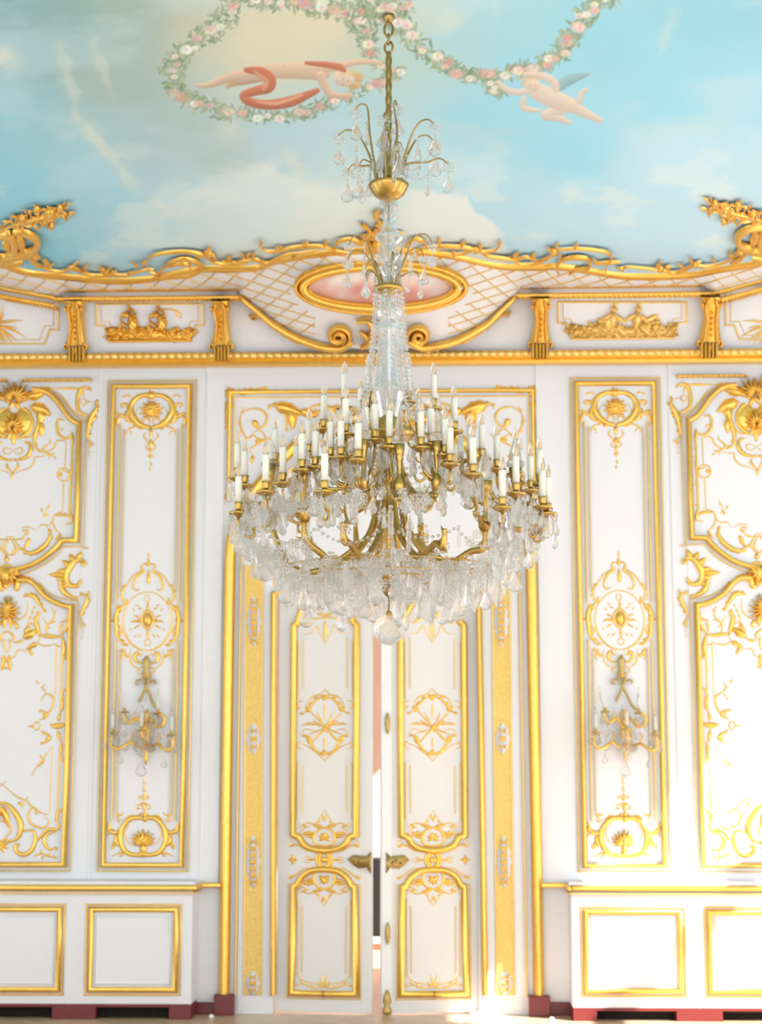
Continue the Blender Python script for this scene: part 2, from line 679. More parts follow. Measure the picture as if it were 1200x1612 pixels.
def cartouche_bottom(R):
    R.z(*Z2)
    R.curve([(800, 1085), (862, 1088), (905, 1130), (922, 1190), (905, 1252), (865, 1285), (800, 1292)], 3.6, taper=(0.8, 0.8))
    R.acanthus([(905, 1160), (950, 1168), (975, 1160), (995, 1150)], 3.0, 9, -1, 4)
    R.acanthus([(920, 1240), (945, 1215), (940, 1180)], 2.6, 7, 1, 4)
    R.scroll(955, 1240, 18, 90, -0.9, 1.6)
    R.curve([(995, 1185), (980, 1165), (990, 1115), (1000, 1108)], 1.5)
    R.leaf(985, 1160, -85, 14, 2.5)
    R.curve([(865, 1290), (920, 1282), (968, 1300)], 1.2)
    R.leaf(900, 1285, -20, 9, 1.6)
    R.leaf(900, 1290, 25, 8, 1.5)
    for (a, L) in ((-90, 22), (-68, 22), (-46, 22), (-24, 21), (-4, 18), (16, 14)):
        R.leaf(798, 1225, a, L, 3.2, h=0.03)
    R.curve([(870, 1120), (895, 1165), (880, 1215), (850, 1240)], 0.9)
    R.curve([(910, 1100), (938, 1085), (945, 1065), (920, 1070), (905, 1050)], 1.3)
    R.leaf(935, 1085, -60, 9, 2)
    R.leaf(925, 1110, -30, 9, 1.8)
    R.curve([(830, 1080), (872, 1072), (905, 1095)], 1.1)
    R.scroll(825, 1030, 24, 180, 0.8, 1.1)
    R.scroll(822, 975, 18, 150, 0.7, 1.0)
    R.leaf(800, 1060, 20, 10, 2)
    R.leaf(800, 1000, 30, 8, 1.6)
    R.leaf(800, 930, 20, 4, 1.1)
    R.leaf(800, 890, 20, 4, 1.0)
    R.sym = False
    R.blob(798, 1215, 6, 8, 0.035)
    R.leaf(795, 1230, 90, 22, 6)
    R.blob(795, 1285, 8, 5)
    R.leaf(805, 1085, -90, 14, 3)
    R.blob(805, 1092, 5)
    R.leaf(800, 1045, -90, 14, 2.6)
    R.leaf(800, 990, -90, 15, 2.4)
    R.leaf(800, 935, -90, 11, 1.6)
    R.leaf(800, 890, -90, 12, 1.2)
    R.sym = True


def medallion(R):
    R.z(*Z1)
    R.ring(820, 1405, 38.5, 46, 0.9)
    R.curve([(825, 1100), (848, 1085), (862, 1105), (850, 1130), (868, 1140), (892, 1165), (905, 1210), (890, 1235), (868, 1225)], 1.9)
    R.curve([(858, 1120), (905, 1150), (935, 1195), (945, 1220)], 1.1)
    R.acanthus([(935, 1195), (960, 1230), (965, 1262), (955, 1290)], 1.6, 7, -1, 4)
    R.acanthus([(935, 1275), (958, 1320), (985, 1340), (995, 1380), (990, 1430), (985, 1480), (960, 1520), (935, 1545)], 2.6, 10, 1, 8)
    R.scroll(985, 1330, 20, 120, 0.8, 1.6)
    R.scroll(975, 1465, 20, -120, -0.8, 1.6)
    R.leaf(990, 1400, 0, 9, 2.6)
    R.acanthus([(955, 1555), (935, 1590), (905, 1600)], 1.8, 6, -1, 4)
    R.curve([(930, 1560), (950, 1600), (940, 1625)], 1.2)
    R.curve([(905, 1560), (908, 1610), (890, 1650), (850, 1670)], 1.1)
    R.curve([(835, 1640), (868, 1630), (882, 1600), (868, 1578), (852, 1592)], 2.4)
    R.curve([(822, 1655), (850, 1665), (862, 1685), (850, 1700)], 1.1)
    for (x, y, a, L, ww) in ((845, 1400, 0, 13, 3), (860, 1385, -30, 12, 1.6), (860, 1425, 25, 12, 1.6), (880, 1400, 10, 10, 1.8),
                             (850, 1340, -30, 9, 1.2), (845, 1475, 40, 9, 1.2), (890, 1350, -60, 7, 1.0), (905, 1440, 60, 7, 1.0),
                             (870, 1480, 30, 8, 1.0), (865, 1320, -20, 8, 1.0)):
        R.leaf(x, y, a, L, ww, 20)
    R.ring(850, 1580, 4, 5, 0.7)
    R.sym = False
    R.ring(820, 1395, 9, 14, 2.0)
    R.blob(820, 1395, 6.5, 11, 0.03)
    R.ring(818, 1280, 4, 5, 0.9)
    R.ring(820, 1522, 5, 5, 0.9)
    R.leaf(822, 1345, -90, 14, 2.4)
    R.leaf(822, 1450, 90, 16, 2.4)
    R.leaf(825, 1200, -90, 24, 3.2)
    R.leaf(825, 1105, -90, 14, 2.6)
    R.leaf(827, 1060, -90, 11, 1.4)
    R.leaf(822, 1660, -90, 20, 3)
    R.sym = True


rootA = empty('wall_panel', (XA, 0, WZ(1371, 232)))
R = Relief(PA0)
raised(R, rectA(68, 603, 1369), 0.006)
R.build('panel_board', WHITE, rootA, smooth=False)
R = Relief(PA)
R.line(rectA(70.5, 600, 1371), 1.4, 0.012, closed=True, raw=True)
R.build('outer_fillet', GOLDP, rootA)
R = Relief(PA)
R.line(rectA(61.5, 608.5, 1362), 4.2, 0.035, closed=True, raw=True, base=0.004)
R.build('gilded_moulding', GOLD, rootA)
R = Relief(PA, True, Z1)
for (d, ww, y0, y1, y2, y3) in ((50, 1.5, 668, 950, 1008, 1292), (43, 0.9, 676, 928, 1022, 1282)):
    for (p, q) in ((y0, y1), (y2, y3)):
        R.line([(axA(p) + d * 0.985, p), (axA(q) + d, q)], ww, 0.012, raw=True, base=0.005)
R.build('inner_fillet', GOLDP, rootA)
for fn, nm in ((cartouche_top, 'shell_cartouche'), (medallion, 'medallion_relief'), (cartouche_bottom, 'shell_cartouche')):
    R = Relief(PA, True); R.bold = 1.2
    fn(R)
    R.build(nm, GOLD, rootA)
tag(rootA, 'narrow white panel in gilded frame with central medallion, left of the double door', 'wall panel', 'narrow gilded wall panels')
rootA2 = copy_tree(rootA)
XA2 = WX(976, 985)
rootA2.location.x = XA2
rootA2['label'] = 'narrow white panel in gilded frame with central medallion, right of the double door'

# ---- the wide carved panels at the edges of the view
axB = lambda y: 20 - 16 * (y - 600) / 771
XB = WX(axB(985), 985)
PB0 = wall_place(XB, axB, 60)
PB = wall_place(XB, axB, 60, -0.006)
Z7 = (0, 580, 7.325)
Z8 = (0, 840, 7.325)
rootB = empty('wall_panel', (XB, 0, WZ(1371, 60)))
upper = [(48, 614), (55, 614.5), (61.4, 615.5), (73.7, 620), (87.4, 632), (98.3, 647), (109, 660.5), (121, 668)]
R = Relief(PB0)
raised(R, [(axB(600) - 112, 606), (axB(600) + 112, 606), (axB(1371) + 112, 1369), (axB(1371) - 112, 1369)], 0.006)
R.build('panel_board', WHITE, rootB, smooth=False)
R = Relief(PB, True); R.bold = 1.32
up = [(p.x, p.y) for p in spline2(upper, 4)]
lowcurve = [(p.x, p.y) for p in spline2([(97, 851.5), (82, 868), (58.7, 885), (32.8, 895), (15, 898)], 5)]
R.line(up + [(122.5, 668), (119.5, 851)] + [(98, 851)] + lowcurve[1:], 4.4, 0.04, raw=True, base=0.004)
low2 = [(p.x, p.y) for p in spline2([(28, 914), (45, 914), (57, 922), (71, 938), (88.7, 949), (106, 955)], 5)]
R.line(low2 + [(113.5, 955), (106, 1361), (axB(1361) - 2, 1361)], 4.4, 0.04, raw=True, base=0.004)
R.build('gilded_moulding', GOLD, rootB)
R = Relief(PB, True); R.bold = 1.32
up2 = [(p.x, p.y) for p in spline2([(72, 609), (84, 619), (99.7, 634.6), (113, 651), (124, 660), (133, 663)], 5)]
lc2 = [(p.x, p.y) for p in spline2([(99, 861), (85, 878), (62, 893), (36, 904)], 5)]
R.line(up2 + [(134, 664), (128.5, 861)] + lc2, 1.2, 0.012, raw=True, base=0.003)
R.line([(p.x, p.y) for p in spline2([(62, 918), (76, 932), (93, 941), (122, 947)], 5)] + [(123.5, 948), (115, 1371), (axB(1371) - 2, 1371)], 1.2, 0.012, raw=True, base=0.003)
R.build('outer_fillet', GOLDP, rootB)
R = Relief(PB, True); R.bold = 1.32
R.z(*Z7)
R.line([(230, 140), (1025, 140)], 2.2, 0.03)
for i in range(14):
    R.blob(250 + i * 59, 142, 3.0, 3.0, 0.042)
R.build('beaded_bar', GOLD, rootB)
R = Relief(PB, True); R.bold = 1.32
R.z(*Z7)
# crowning shell and the lobed field under it
for (a, L) in ((-90, 27), (-70, 29), (-50, 30), (-30, 27), (-12, 22), (8, 16)):
    R.leaf(155, 360, a, L, 3.6, h=0.06, base=0.01)
R.acanthus([(190, 400), (300, 330), (400, 290), (470, 255), (560, 262)], 5.0, 10, -1, 7)
R.leaf(290, 345, -8, 30, 6.5, -15, h=0.05)
R.leaf(330, 300, -20, 26, 5, 20, h=0.05)
R.leaf(150, 380, 60, 16, 4)
R.curve([(600, 235), (690, 235), (800, 235), (880, 240), (910, 230)], 1.6)
R.curve([(1020, 272), (1010, 240), (960, 228), (910, 245), (878, 320), (870, 420), (895, 500), (960, 545), (1000, 555)], 2.4, taper=(0.5, 0.6))
R.leaf(905, 245, 60, 12, 2.5)
R.leaf(860, 500, -70, 8, 2)
R.ring(945, 390, 4.5, 4.5, 0.9)
for a in (-90, 0, 90, 180):
    R.leaf(945 + 45 * math.cos(math.radians(a)), 390 + 45 * math.sin(math.radians(a)), a, 4, 1)
R.blob(1010, 392, 1.4); R.blob(1035, 392, 1.0)
R.curve([(620, 260), (700, 330), (770, 430), (850, 515), (985, 600)], 0.9)
R.acanthus([(990, 820), (1000, 720), (1020, 600), (1060, 520), (1095, 450), (1075, 385)], 3.2, 9, 1, 6)
R.leaf(1020, 620, -40, 14, 3.2)
R.leaf(1000, 700, 95, 15, 3)
R.curve([(990, 800), (1030, 870), (1078, 880)], 1.2)
R.leaf(1030, 870, 100, 8, 2); R.blob(1018, 962, 1.4); R.blob(1018, 1012, 1.2); R.blob(1018, 920, 1.1)
R.build('crest_ornament', GOLD, rootB)
R = Relief(PB, True); R.bold = 1.32
R.z(*Z7)
R.blob_raw(33, 663, 15, 21, 0.02)
R.ring(150, 620, 27, 25, 3.0, a0=-60, a1=70)
for (a, L) in ((-92, 24), (-66, 23), (-40, 21), (-12, 18), (18, 15), (50, 12)):
    R.leaf(142, 690, a, L, 3.6, 8, h=0.05, base=0.018)
R.leaf(140, 700, 95, 26, 4)
R.leaf(150, 720, 60, 16, 3)
R.leaf(160, 700, 120, 20, 3)
R.acanthus([(310, 440), (400, 470), (425, 560), (420, 640), (390, 740), (375, 840), (400, 930), (460, 970)], 2.6, 8, -1, 6)
R.leaf(330, 440, 5, 36, 10, 35, lobes=3)
R.leaf(430, 480, 60, 24, 8, 60, lobes=3)
R.leaf(440, 620, 70, 24, 6, 30, lobes=3)
R.curve([(460, 970), (530, 960), (600, 920), (640, 840), (690, 835), (745, 850)], 1.1)
R.curve([(560, 820), (560, 860), (510, 900), (480, 930), (500, 965), (545, 1000), (550, 1050)], 1.3)
R.leaf(530, 970, 40, 12, 1.5); R.leaf(570, 1000, -20, 8, 1.3); R.leaf(600, 1010, 50, 8, 1.3)
R.curve([(530, 990), (460, 1020), (390, 1025), (375, 1090), (320, 1150), (230, 1180), (140, 1215)], 1.0)
R.acanthus([(260, 850), (320, 870), (335, 940), (300, 1010), (220, 1050), (130, 1060)], 2.6, 6, 1, 7)
R.curve([(130, 950), (180, 985), (235, 970), (235, 925), (185, 920), (130, 950)], 0.9)
R.curve([(60, 1090), (75, 1150), (120, 1200)], 1.4)
R.curve([(180, 1080), (195, 1140), (130, 1200)], 1.2)
R.leaf(130, 1190, 95, 14, 2)
R.curve([(150, 790), (230, 800), (320, 790), (380, 720), (410, 600), (380, 500)], 1.1)
# inner vertical lines with knots
R.curve([(715, 600), (660, 590), (635, 660), (650, 750), (720, 810), (790, 790), (815, 740)], 1.9, taper=(0.5, 0.6))
R.scroll(690, 720, 40, 200, 0.5, 1.0)
R.leaf(815, 740, 88, 28, 2.6)
R.line([(745, 850), (735, 1150)], 0.8)
R.line([(815, 860), (800, 1610), (795, 1650)], 1.6)
R.line([(725, 1290), (712, 1600), (708, 1640)], 0.8)
R.ring(720, 1225, 10, 10, 1.1)
R.curve([(690, 1160), (740, 1190), (795, 1220), (770, 1290), (715, 1300)], 1.1)
R.rosette(680, 1225, 5, 5)
for yy in (960, 1050, 1370):
    R.curve([(820, yy), (850, yy + 8), (885, yy - 5)], 0.8)
R.leaf(820, 1070, 90, 26, 1.8); R.leaf(810, 1370, -90, 14, 1.8)
R.z(*Z1)
R.line([(346, 640), (343, 795)], 0.8)
R.line([(385, 650), (383, 800)], 1.6)
R.curve([(405, 770), (380, 785), (395, 830), (390, 860), (360, 865)], 1.6)
R.curve([(345, 795), (300, 815), (290, 860), (310, 900), (335, 920)], 1.2)
R.acanthus([(390, 830), (350, 815), (310, 820)], 1.8, 6, 1, 4)
R.curve([(300, 820), (270, 870), (225, 870), (205, 900)], 0.9)
R.leaf(335, 920, 130, 14, 3)
R.leaf(240, 830, -60, 10, 1.5); R.leaf(230, 800, -110, 8, 1.6); R.leaf(262, 780, -70, 7, 1.3); R.leaf(250, 815, 20, 6, 1.2); R.curve([(235, 830), (250, 790), (275, 745)], 0.7)
R.acanthus([(265, 890), (275, 935), (245, 985), (195, 1020), (150, 1025), (110, 995)], 3.2, 8, -1, 8)
R.scroll(140, 915, 22, 200, 0.8, 1.6)
R.curve([(110, 890), (150, 880), (195, 900)], 0.8)
R.curve([(60, 950), (120, 945), (150, 905)], 1.2)
R.leaf(160, 940, 100, 22, 3.6, 30)
R.build('upper_scrollwork', GOLD, rootB)
R = Relief(PB, True); R.bold = 1.32
R.z(*Z8)
R.ring(85, 55, 3, 3, 0.8)
R.curve([(90, 60), (40, 100), (10, 160), (40, 230), (70, 255)], 1.2)
R.curve([(120, 70), (155, 130), (165, 180), (130, 235), (75, 255)], 1.2)
for (a, L) in ((-75, 9), (-40, 14), (-5, 17), (30, 18), (60, 16)):
    R.leaf(110, 470, a, L * 1.2, 4.6, 15, h=0.06)
R.blob(190, 440, 5, 7, 0.05)
R.acanthus([(150, 620), (190, 640), (210, 560), (260, 530), (340, 540), (410, 590), (480, 640)], 4.5, 8, -1, 7)
R.shell(60, 905, 26, -85, 50, 7, 3.2, 0.045)
R.leaf(60, 930, 95, 24, 4)
R.curve([(110, 980), (160, 1020), (205, 1075), (175, 1105)], 2.2)
R.curve([(160, 1020), (260, 975), (315, 900), (320, 770)], 1.0)
R.acanthus([(270, 730), (330, 710), (400, 730), (450, 800), (520, 915)], 2.8, 8, -1, 6)
R.curve([(400, 690), (400, 720), (370, 745)], 1.5)
R.acanthus([(470, 910), (420, 990), (440, 1090), (470, 1160)], 2.6, 8, 1, 6)
for (x, y) in ((400, 850), (375, 910), (435, 905), (350, 970), (395, 980), (360, 1040), (410, 1060)):
    R.blob(x, y, 2.0)
R.curve([(390, 860), (360, 950), (330, 1040), (400, 1150)], 0.9)
R.leaf(270, 1200, -20, 26, 7, -20, lobes=3); R.leaf(290, 1160, -60, 16, 4, -20)
R.curve([(470, 1180), (540, 1180), (620, 1190), (700, 1185)], 2.6, taper=(0.5, 0.5))
R.curve([(600, 860), (630, 930), (600, 1010), (545, 1060), (550, 1150), (600, 1185)], 1.3)
R.leaf(590, 1030, -20, 9, 1.2); R.leaf(550, 1080, 10, 7, 1.1); R.leaf(625, 930, -60, 8, 1.2)
R.curve([(490, 970), (535, 1030), (550, 1090)], 0.7)
R.acanthus([(780, 930), (800, 1000), (770, 1100), (730, 1140)], 1.8, 7, -1, 5)
R.curve([(690, 1030), (750, 1010), (820, 980)], 1.4)
R.curve([(700, 1150), (700, 1080), (730, 1050)], 1.8)
R.curve([(710, 1150), (735, 1250), (745, 1350), (735, 1430), (830, 1470)], 2.4)
R.leaf(725, 1180, 80, 36, 3.4)
R.curve([(470, 1190), (450, 1260), (510, 1295), (600, 1290), (640, 1265)], 1.0)
R.curve([(640, 1270), (680, 1300), (730, 1300)], 1.0)
R.line([(657, 1270), (648, 1610)], 0.8)
R.line([(725, 1440), (712, 1610)], 1.4)
R.leaf(440, 1260, 150, 22, 4.5, lobes=2); R.leaf(340, 1330, 60, 14, 3)
R.curve([(320, 1370), (220, 1340), (170, 1420), (100, 1450)], 0.9)
R.curve([(150, 1255), (220, 1250), (280, 1220)], 1.6)
R.curve([(60, 1120), (130, 1150), (160, 1210), (120, 1240)], 1.6)
R.curve([(100, 1210), (120, 1290), (90, 1380)], 1.2)
R.acanthus([(50, 1400), (40, 1480), (20, 1560)], 1.8, 7, -1, 5)
for (x, y) in ((70, 1460), (50, 1500), (80, 1555), (30, 1560), (45, 1430)):
    R.blob(x, y, 2.2)
# side C-scroll between the two fields
R.acanthus([(930, 530), (915, 590), (860, 610), (800, 590), (760, 500), (790, 400), (860, 320), (940, 300)], 3.2, 9, 1, 9)
R.scroll(955, 350, 40, -100, 0.8, 1.9)
R.acanthus([(720, 470), (700, 560), (730, 660), (800, 720), (910, 760)], 3.4, 8, -1, 5)
R.leaf(890, 312, -75, 16, 5, 20); R.leaf(850, 330, -110, 15, 5, -20); R.leaf(800, 390, -125, 17, 5, -20); R.leaf(775, 450, -160, 17, 5, -20); R.leaf(765, 520, 165, 16, 5, 20)
R.leaf(785, 580, 140, 14, 4, 20); R.leaf(740, 480, -178, 26, 4.5)
R.curve([(940, 300), (860, 320), (800, 390), (765, 480), (790, 590)], 4.2, taper=(0.6, 0.5))
R.curve([(940, 180), (980, 165), (1025, 178)], 0.9)
R.acanthus([(930, 960), (960, 880), (1000, 800), (1000, 720), (920, 710)], 2.4, 8, 1, 5)
R.curve([(1010, 710), (1028, 690), (1015, 660)], 1.2)
R.curve([(930, 960), (950, 1030), (995, 1060)], 1.2)
R.leaf(960, 1040, 95, 10, 2); R.blob(957, 1135, 1.3); R.blob(955, 1185, 1.2); R.blob(950, 1215, 0.9)
R.sym = False
R.blob(68, 480, 10, 14, 0.06)
R.ring(68, 480, 12, 17, 2)
R.leaf(65, 640, -90, 14, 4)
R.leaf(70, 330, -90, 12, 4)
R.sym = True
R.build('central_ornament', GOLD, rootB)
R = Relief(PB, True); R.bold = 1.32
R.z(*Z2)
R.line([(318, 140), (310, 420)], 0.8); R.line([(350, 180), (345, 420)], 1.3)
R.line([(300, 690), (290, 1050)], 0.8); R.line([(340, 740), (332, 1060)], 1.3)
R.curve([(385, 365), (355, 380), (345, 430), (362, 480)], 1.6); R.leaf(345, 500, -80, 26, 3)
R.acanthus([(370, 570), (330, 580), (290, 575)], 2.6, 7, 1, 4); R.leaf(290, 575, -10, 24, 3.4)
R.leaf(330, 600, 70, 20, 3, 20); R.leaf(330, 550, -70, 16, 3, -20)
R.ring(212, 575, 5, 6, 1.1)
R.leaf(200, 577, 180, 12, 1.8)
R.curve([(225, 545), (262, 520), (298, 470), (300, 420), (265, 395), (240, 425)], 1.4)
R.acanthus([(245, 540), (270, 510), (225, 485)], 2, 7, -1, 4)
R.acanthus([(235, 600), (285, 640), (235, 680)], 2, 7, 1, 4)
R.leaf(262, 390, -130, 14, 1.6); R.leaf(245, 360, -60, 7, 1.4); R.leaf(220, 345, -120, 9, 1.6); R.leaf(240, 420, 110, 6, 1.2)
R.curve([(298, 690), (262, 740), (215, 800), (185, 852)], 0.9)
R.leaf(262, 760, 130, 14, 1.6); R.leaf(225, 790, 60, 6, 1.2); R.leaf(245, 755, -120, 8, 1.4); R.blob(195, 850, 1)
R.leaf(345, 740, -85, 24, 3)
R.curve([(340, 700), (355, 760), (375, 790)], 1.3)
# foot of the field
R.curve([(0, 880), (60, 930), (110, 970), (160, 990), (190, 1025), (265, 1065), (290, 1055)], 1.1)
R.leaf(110, 1000, 20, 12, 2); R.leaf(130, 990, 80, 12, 2); R.leaf(160, 980, -60, 5, 1.3)
R.acanthus([(0, 1010), (50, 1010), (100, 1060), (130, 1130), (110, 1200), (55, 1215)], 3.6, 7, -1, 5)
R.leaf(20, 1020, 60, 36, 6, 20)
R.curve([(240, 1065), (200, 1025), (170, 1070), (190, 1120), (250, 1140), (285, 1110), (270, 1080)], 1.4)
R.scroll(220, 1050, 16, 90, 0.8, 1.2)
R.curve([(145, 1160), (200, 1155), (210, 1210), (190, 1265), (150, 1290), (110, 1275), (100, 1240), (125, 1235)], 2.8, taper=(0.4, 0.6))
R.curve([(200, 1240), (240, 1190), (280, 1150), (330, 1150), (345, 1120)], 2.2)
R.curve([(330, 1160), (275, 1180), (262, 1220), (290, 1260), (330, 1245)], 2.4)
R.acanthus([(375, 1045), (340, 1050), (330, 1090), (350, 1140)], 2, 6, 1, 4)
R.curve([(200, 1300), (250, 1285), (290, 1300), (340, 1305)], 1.3)
for (x, y, a) in ((215, 1300, -60), (250, 1285, -120), (280, 1295, -40), (310, 1290, 60), (325, 1270, -60), (260, 1295, 120)):
    R.leaf(x, y, a, 8, 1.7)
R.curve([(10, 1100), (60, 1120), (75, 1160), (40, 1190)], 1.3)
R.shell(10, 1230, 18, -40, 60, 4, 3)
R.build('lower_scrollwork', GOLD, rootB)
tag(rootB, 'wide white panel with heavy gilded scrollwork at the left edge', 'wall panel', 'wide gilded wall panels')
rootB2 = copy_tree(rootB)
XB2 = WX(1200, 985)
rootB2.location.x = XB2
rootB2['label'] = 'wide white panel with heavy gilded scrollwork at the right edge, half in sunlight'

# ------------------------------------------------------------------ radiator casings with gilded rails
CD = 0.30


def casing(side, label):
    if side < 0:
        xe = WX(302, 1500, -CD); x0, x1 = XL + 0.02, xe
        seams = [WX(103, 1500, -CD)]
        pans = [(WX(135, 1500, -CD), WX(284, 1500, -CD)), (WX(-60, 1500, -CD), WX(100, 1500, -CD))]
        vents = [(WX(151, 1596, -CD), WX(266, 1596, -CD)), (WX(-30, 1596, -CD), WX(82, 1596, -CD))]
        zt, zp0, zp1 = WZ(1390, 200, -CD), WZ(1424, 210, -CD), WZ(1566, 210, -CD)
        zb = WZ(1581, 210, -CD)
    else:
        xe = WX(901, 1500, -CD); x0, x1 = xe, XR - 0.02
        seams = [WX(1098, 1500, -CD)]
        pans = [(WX(916, 1500, -CD), WX(1079, 1500, -CD)), (WX(1111, 1500, -CD), WX(1275, 1500, -CD))]
        vents = [(WX(940, 1596, -CD), WX(1065, 1596, -CD)), (WX(1138, 1596, -CD), WX(1260, 1596, -CD))]
        zt, zp0, zp1 = WZ(1391, 1000, -CD), WZ(1428, 1000, -CD), WZ(1568, 1000, -CD)
        zb = WZ(1587, 1000, -CD)
    root = empty('radiator_casing', ((x0 + x1) / 2, -CD / 2, 0), label, 'radiator casing', 'white radiator casings')
    b = MB(); b.box(x0, x1, -CD, -0.002, zb, zt)
    b.build('casing_body', WHITE, root, smooth=False, bevel=0.004)
    b = MB()
    for s in seams:
        b.box(s - 0.003, s + 0.003, -CD - 0.003, -CD + 0.01, zb, zt - 0.06)
    b.build('seam_bead', CREAM, root, smooth=False)
    b = MB()
    for yy, d, z0, z1 in ((0, 0.035, zt - 0.052, zt - 0.012), ):
        b.box(x0, x1 + (d if side < 0 else 0) - (0 if side < 0 else 0), -CD - d, 0, z0, z1)
        if side > 0:
            b.box(x0 - d, x0, -CD - d, 0, z0, z1)
    b.build('top_rail', GOLD, root, smooth=False, bevel=0.014)
    b = MB()
    b.box(x0 - (0.02 if side > 0 else 0), x1 + (0.02 if side < 0 else 0), -CD - 0.02, 0, zt - 0.075, zt - 0.062)
    b.build('rail_fillet', GOLDP, root, smooth=False, bevel=0.004)
    b = MB()
    b.box(x0 - (0.02 if side > 0 else 0), x1 + (0.02 if side < 0 else 0), -CD - 0.02, -0.003, zt - 0.014, zt + 0.012)
    b.build('top_slab', WHITE, root, smooth=False, bevel=0.008)
    pl = lambda x, y, h, sg: Vector((x, -CD - h, y))
    for (pa, pb) in pans:
        R = Relief(pl, S=1)
        R.line([(pa, zp0), (pb, zp0), (pb, zp1), (pa, zp1)], 0.006, 0.01, closed=True, raw=True)
        i = 0.033
        R.line([(pa + i, zp0 - i), (pb - i, zp0 - i), (pb - i, zp1 + i), (pa + i, zp1 + i)], 0.020, 0.026, closed=True, raw=True)
        fr = R.build('panel_moulding', GOLD, root)
        R = Relief(pl, S=1)
        i = 0.075
        R.line([(pa + i, zp0 - i), (pb - i, zp0 - i), (pb - i, zp1 + i), (pa + i, zp1 + i)], 0.009, 0.007, closed=True, raw=True)
        R.build('panel_field', WHITE, fr)
    # red plinth with vent openings
    b = MB()
    xs = sorted(vents)
    cur = x0
    zv = zb - 0.02
    for (a, c) in xs:
        a, c = max(a, x0 + 0.02), min(c, x1 - 0.02)
        b.box(cur, a, -CD - 0.012, -0.003, 0, zb)
        b.box(a, c, -CD - 0.012, -CD + 0.03, zv, zb)
        cur = c
    b.box(cur, x1, -CD - 0.012, -0.003, 0, zb)
    b.build('plinth', RED, root, smooth=False, bevel=0.003)
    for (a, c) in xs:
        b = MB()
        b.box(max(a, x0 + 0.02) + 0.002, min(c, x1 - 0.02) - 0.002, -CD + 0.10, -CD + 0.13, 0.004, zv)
        b.build('vent_black_panel', DARK, root, smooth=False)  # near-black sheet; the shade of the vent opening put into its colour
    return root


casing(-1, 'white radiator casing with gilded panels left of the door')
casing(1, 'sunlit white radiator casing with gilded panels right of the door')
# recessed dado pieces next to the door, with their red skirting and rail
for i, (xa, xb) in enumerate(((300, 346), (852, 904))):
    X0, X1 = WX(xa, 1500), WX(xb, 1500)
    if i == 0:
        X1 = WX(349, 1500)
    b = MB(); b.box(X0, X1, -0.03, 0.0, 0.0, WZ(1577, xa))
    b.build('baseboard_%s' % ('left', 'right')[i], RED, smooth=False, kind='structure', bevel=0.004)
    b = MB(); b.box(X0, X1, -0.045, 0.0, WZ(1397, 330 if i == 0 else 880), WZ(1389, 330 if i == 0 else 880))
    b.build('trim_%d' % (i + 5), GOLD, smooth=False, kind='structure', bevel=0.01)

# ------------------------------------------------------------------ door surround
sx = (DL + DR) / 2
ds = empty('door_surround', (sx, 0, 0), 'gilded moulded surround framing the tall double door', 'door surround')
flat = lambda Y: (lambda x, y, h, sg: onY(x, y, Y) + Vector((0, -h, 0)))
# big outer moulding: straight jambs turning into an arch over the door
jl = [(353, 1566), (359, 1200), (362, 900)]
arch = [(362, 900), (364, 860), (372, 822), (392, 785), (420, 750), (452, 715), (490, 682), (540, 662), (601, 656)]
P = [(p.x, p.y) for p in spline2(arch, 5)]
mir = lambda pts: [(1199 - x + 3 * (y - 1000) / 600, y - 3) for (x, y) in reversed(pts)]
full = [(353, 1566), (357, 1230)] + P + mir([(353, 1571), (357, 1230)] + P)[1:]
R = Relief(flat(0.0))
R.line(full, 9, 0.07, raw=True)
R.build('arched_moulding', GOLD, ds)
R = Relief(flat(0.0))
R.line([(371 + (x - 353) * 0.98, y + (14 if y < 880 else 0)) for (x, y) in full[:len(full) // 2]], 1.8, 0.03, raw=True)
R.line([(827 + (x - 846) * 1.0, y + (14 if y < 880 else 0)) for (x, y) in full[len(full) // 2 + 1:]], 1.8, 0.03, raw=True)
R.build('moulding_fillet', GOLDP, ds)
# tooled strips with white lozenge cartouches
for k, (xt, xb, hw) in enumerate(((400, 398, 13.5), (789.5, 796, 13.5))):
    xs = lambda y: xt + (xb - xt) * (y - 1000) / 560
    R = Relief(flat(0.0))
    raised(R, [(xs(890) - hw, 890), (xs(890) + hw, 890), (xs(1566) + hw, 1566), (xs(1566) - hw, 1566)], 0.012)
    strip = R.build('tooled_strip', GOLDT, ds, smooth=False)
    R = Relief(flat(0.0))
    for s in (-1, 1):
        R.line([(xs(890) + s * hw, 890), (xs(1566) + s * hw, 1566)], 1.6, 0.02, raw=True)
    R.build('strip_edge', GOLDP, strip)
    R = Relief(flat(-0.012))
    R2 = Relief(flat(-0.018))
    for (yc, hh) in ((979, 40), (1163, 25), (1357, 42), (1548, 20)):
        pts = []
        m = 5 if hh > 30 else 3
        for side in (1, -1):
            for q in range(41):
                v = (-1 + q / 20) * side
                wd = 12.0 * (1 - abs(v) ** 1.9) ** 0.85 * (0.80 + 0.2 * abs(math.cos(v * m * PI / 2)))
                pts.append((xs(yc + v * hh) + side * wd, yc + v * hh))
        raised(R, pts, 0.006)
        n = 3 if hh > 30 else 1
        for q in range(-n, n + 1):
            yy = yc + q * hh / (n + 1.0)
            R2.rosette(xs(yy), yy, 5.6 if abs(q) < n else 3.2, 5)
            for sd in (-1, 1):
                R2.leaf_raw(xs(yy) + sd * 2, yy, 90 - sd * 60, 6.5, 1.3, sd * 40, h=0.008)
                R2.leaf_raw(xs(yy) + sd * 2, yy, -90 + sd * 60, 6.5, 1.3, -sd * 40, h=0.008)
    R.build('white_cartouche', WHITE, strip)
    R2.build('gilded_floret', GOLD, strip)
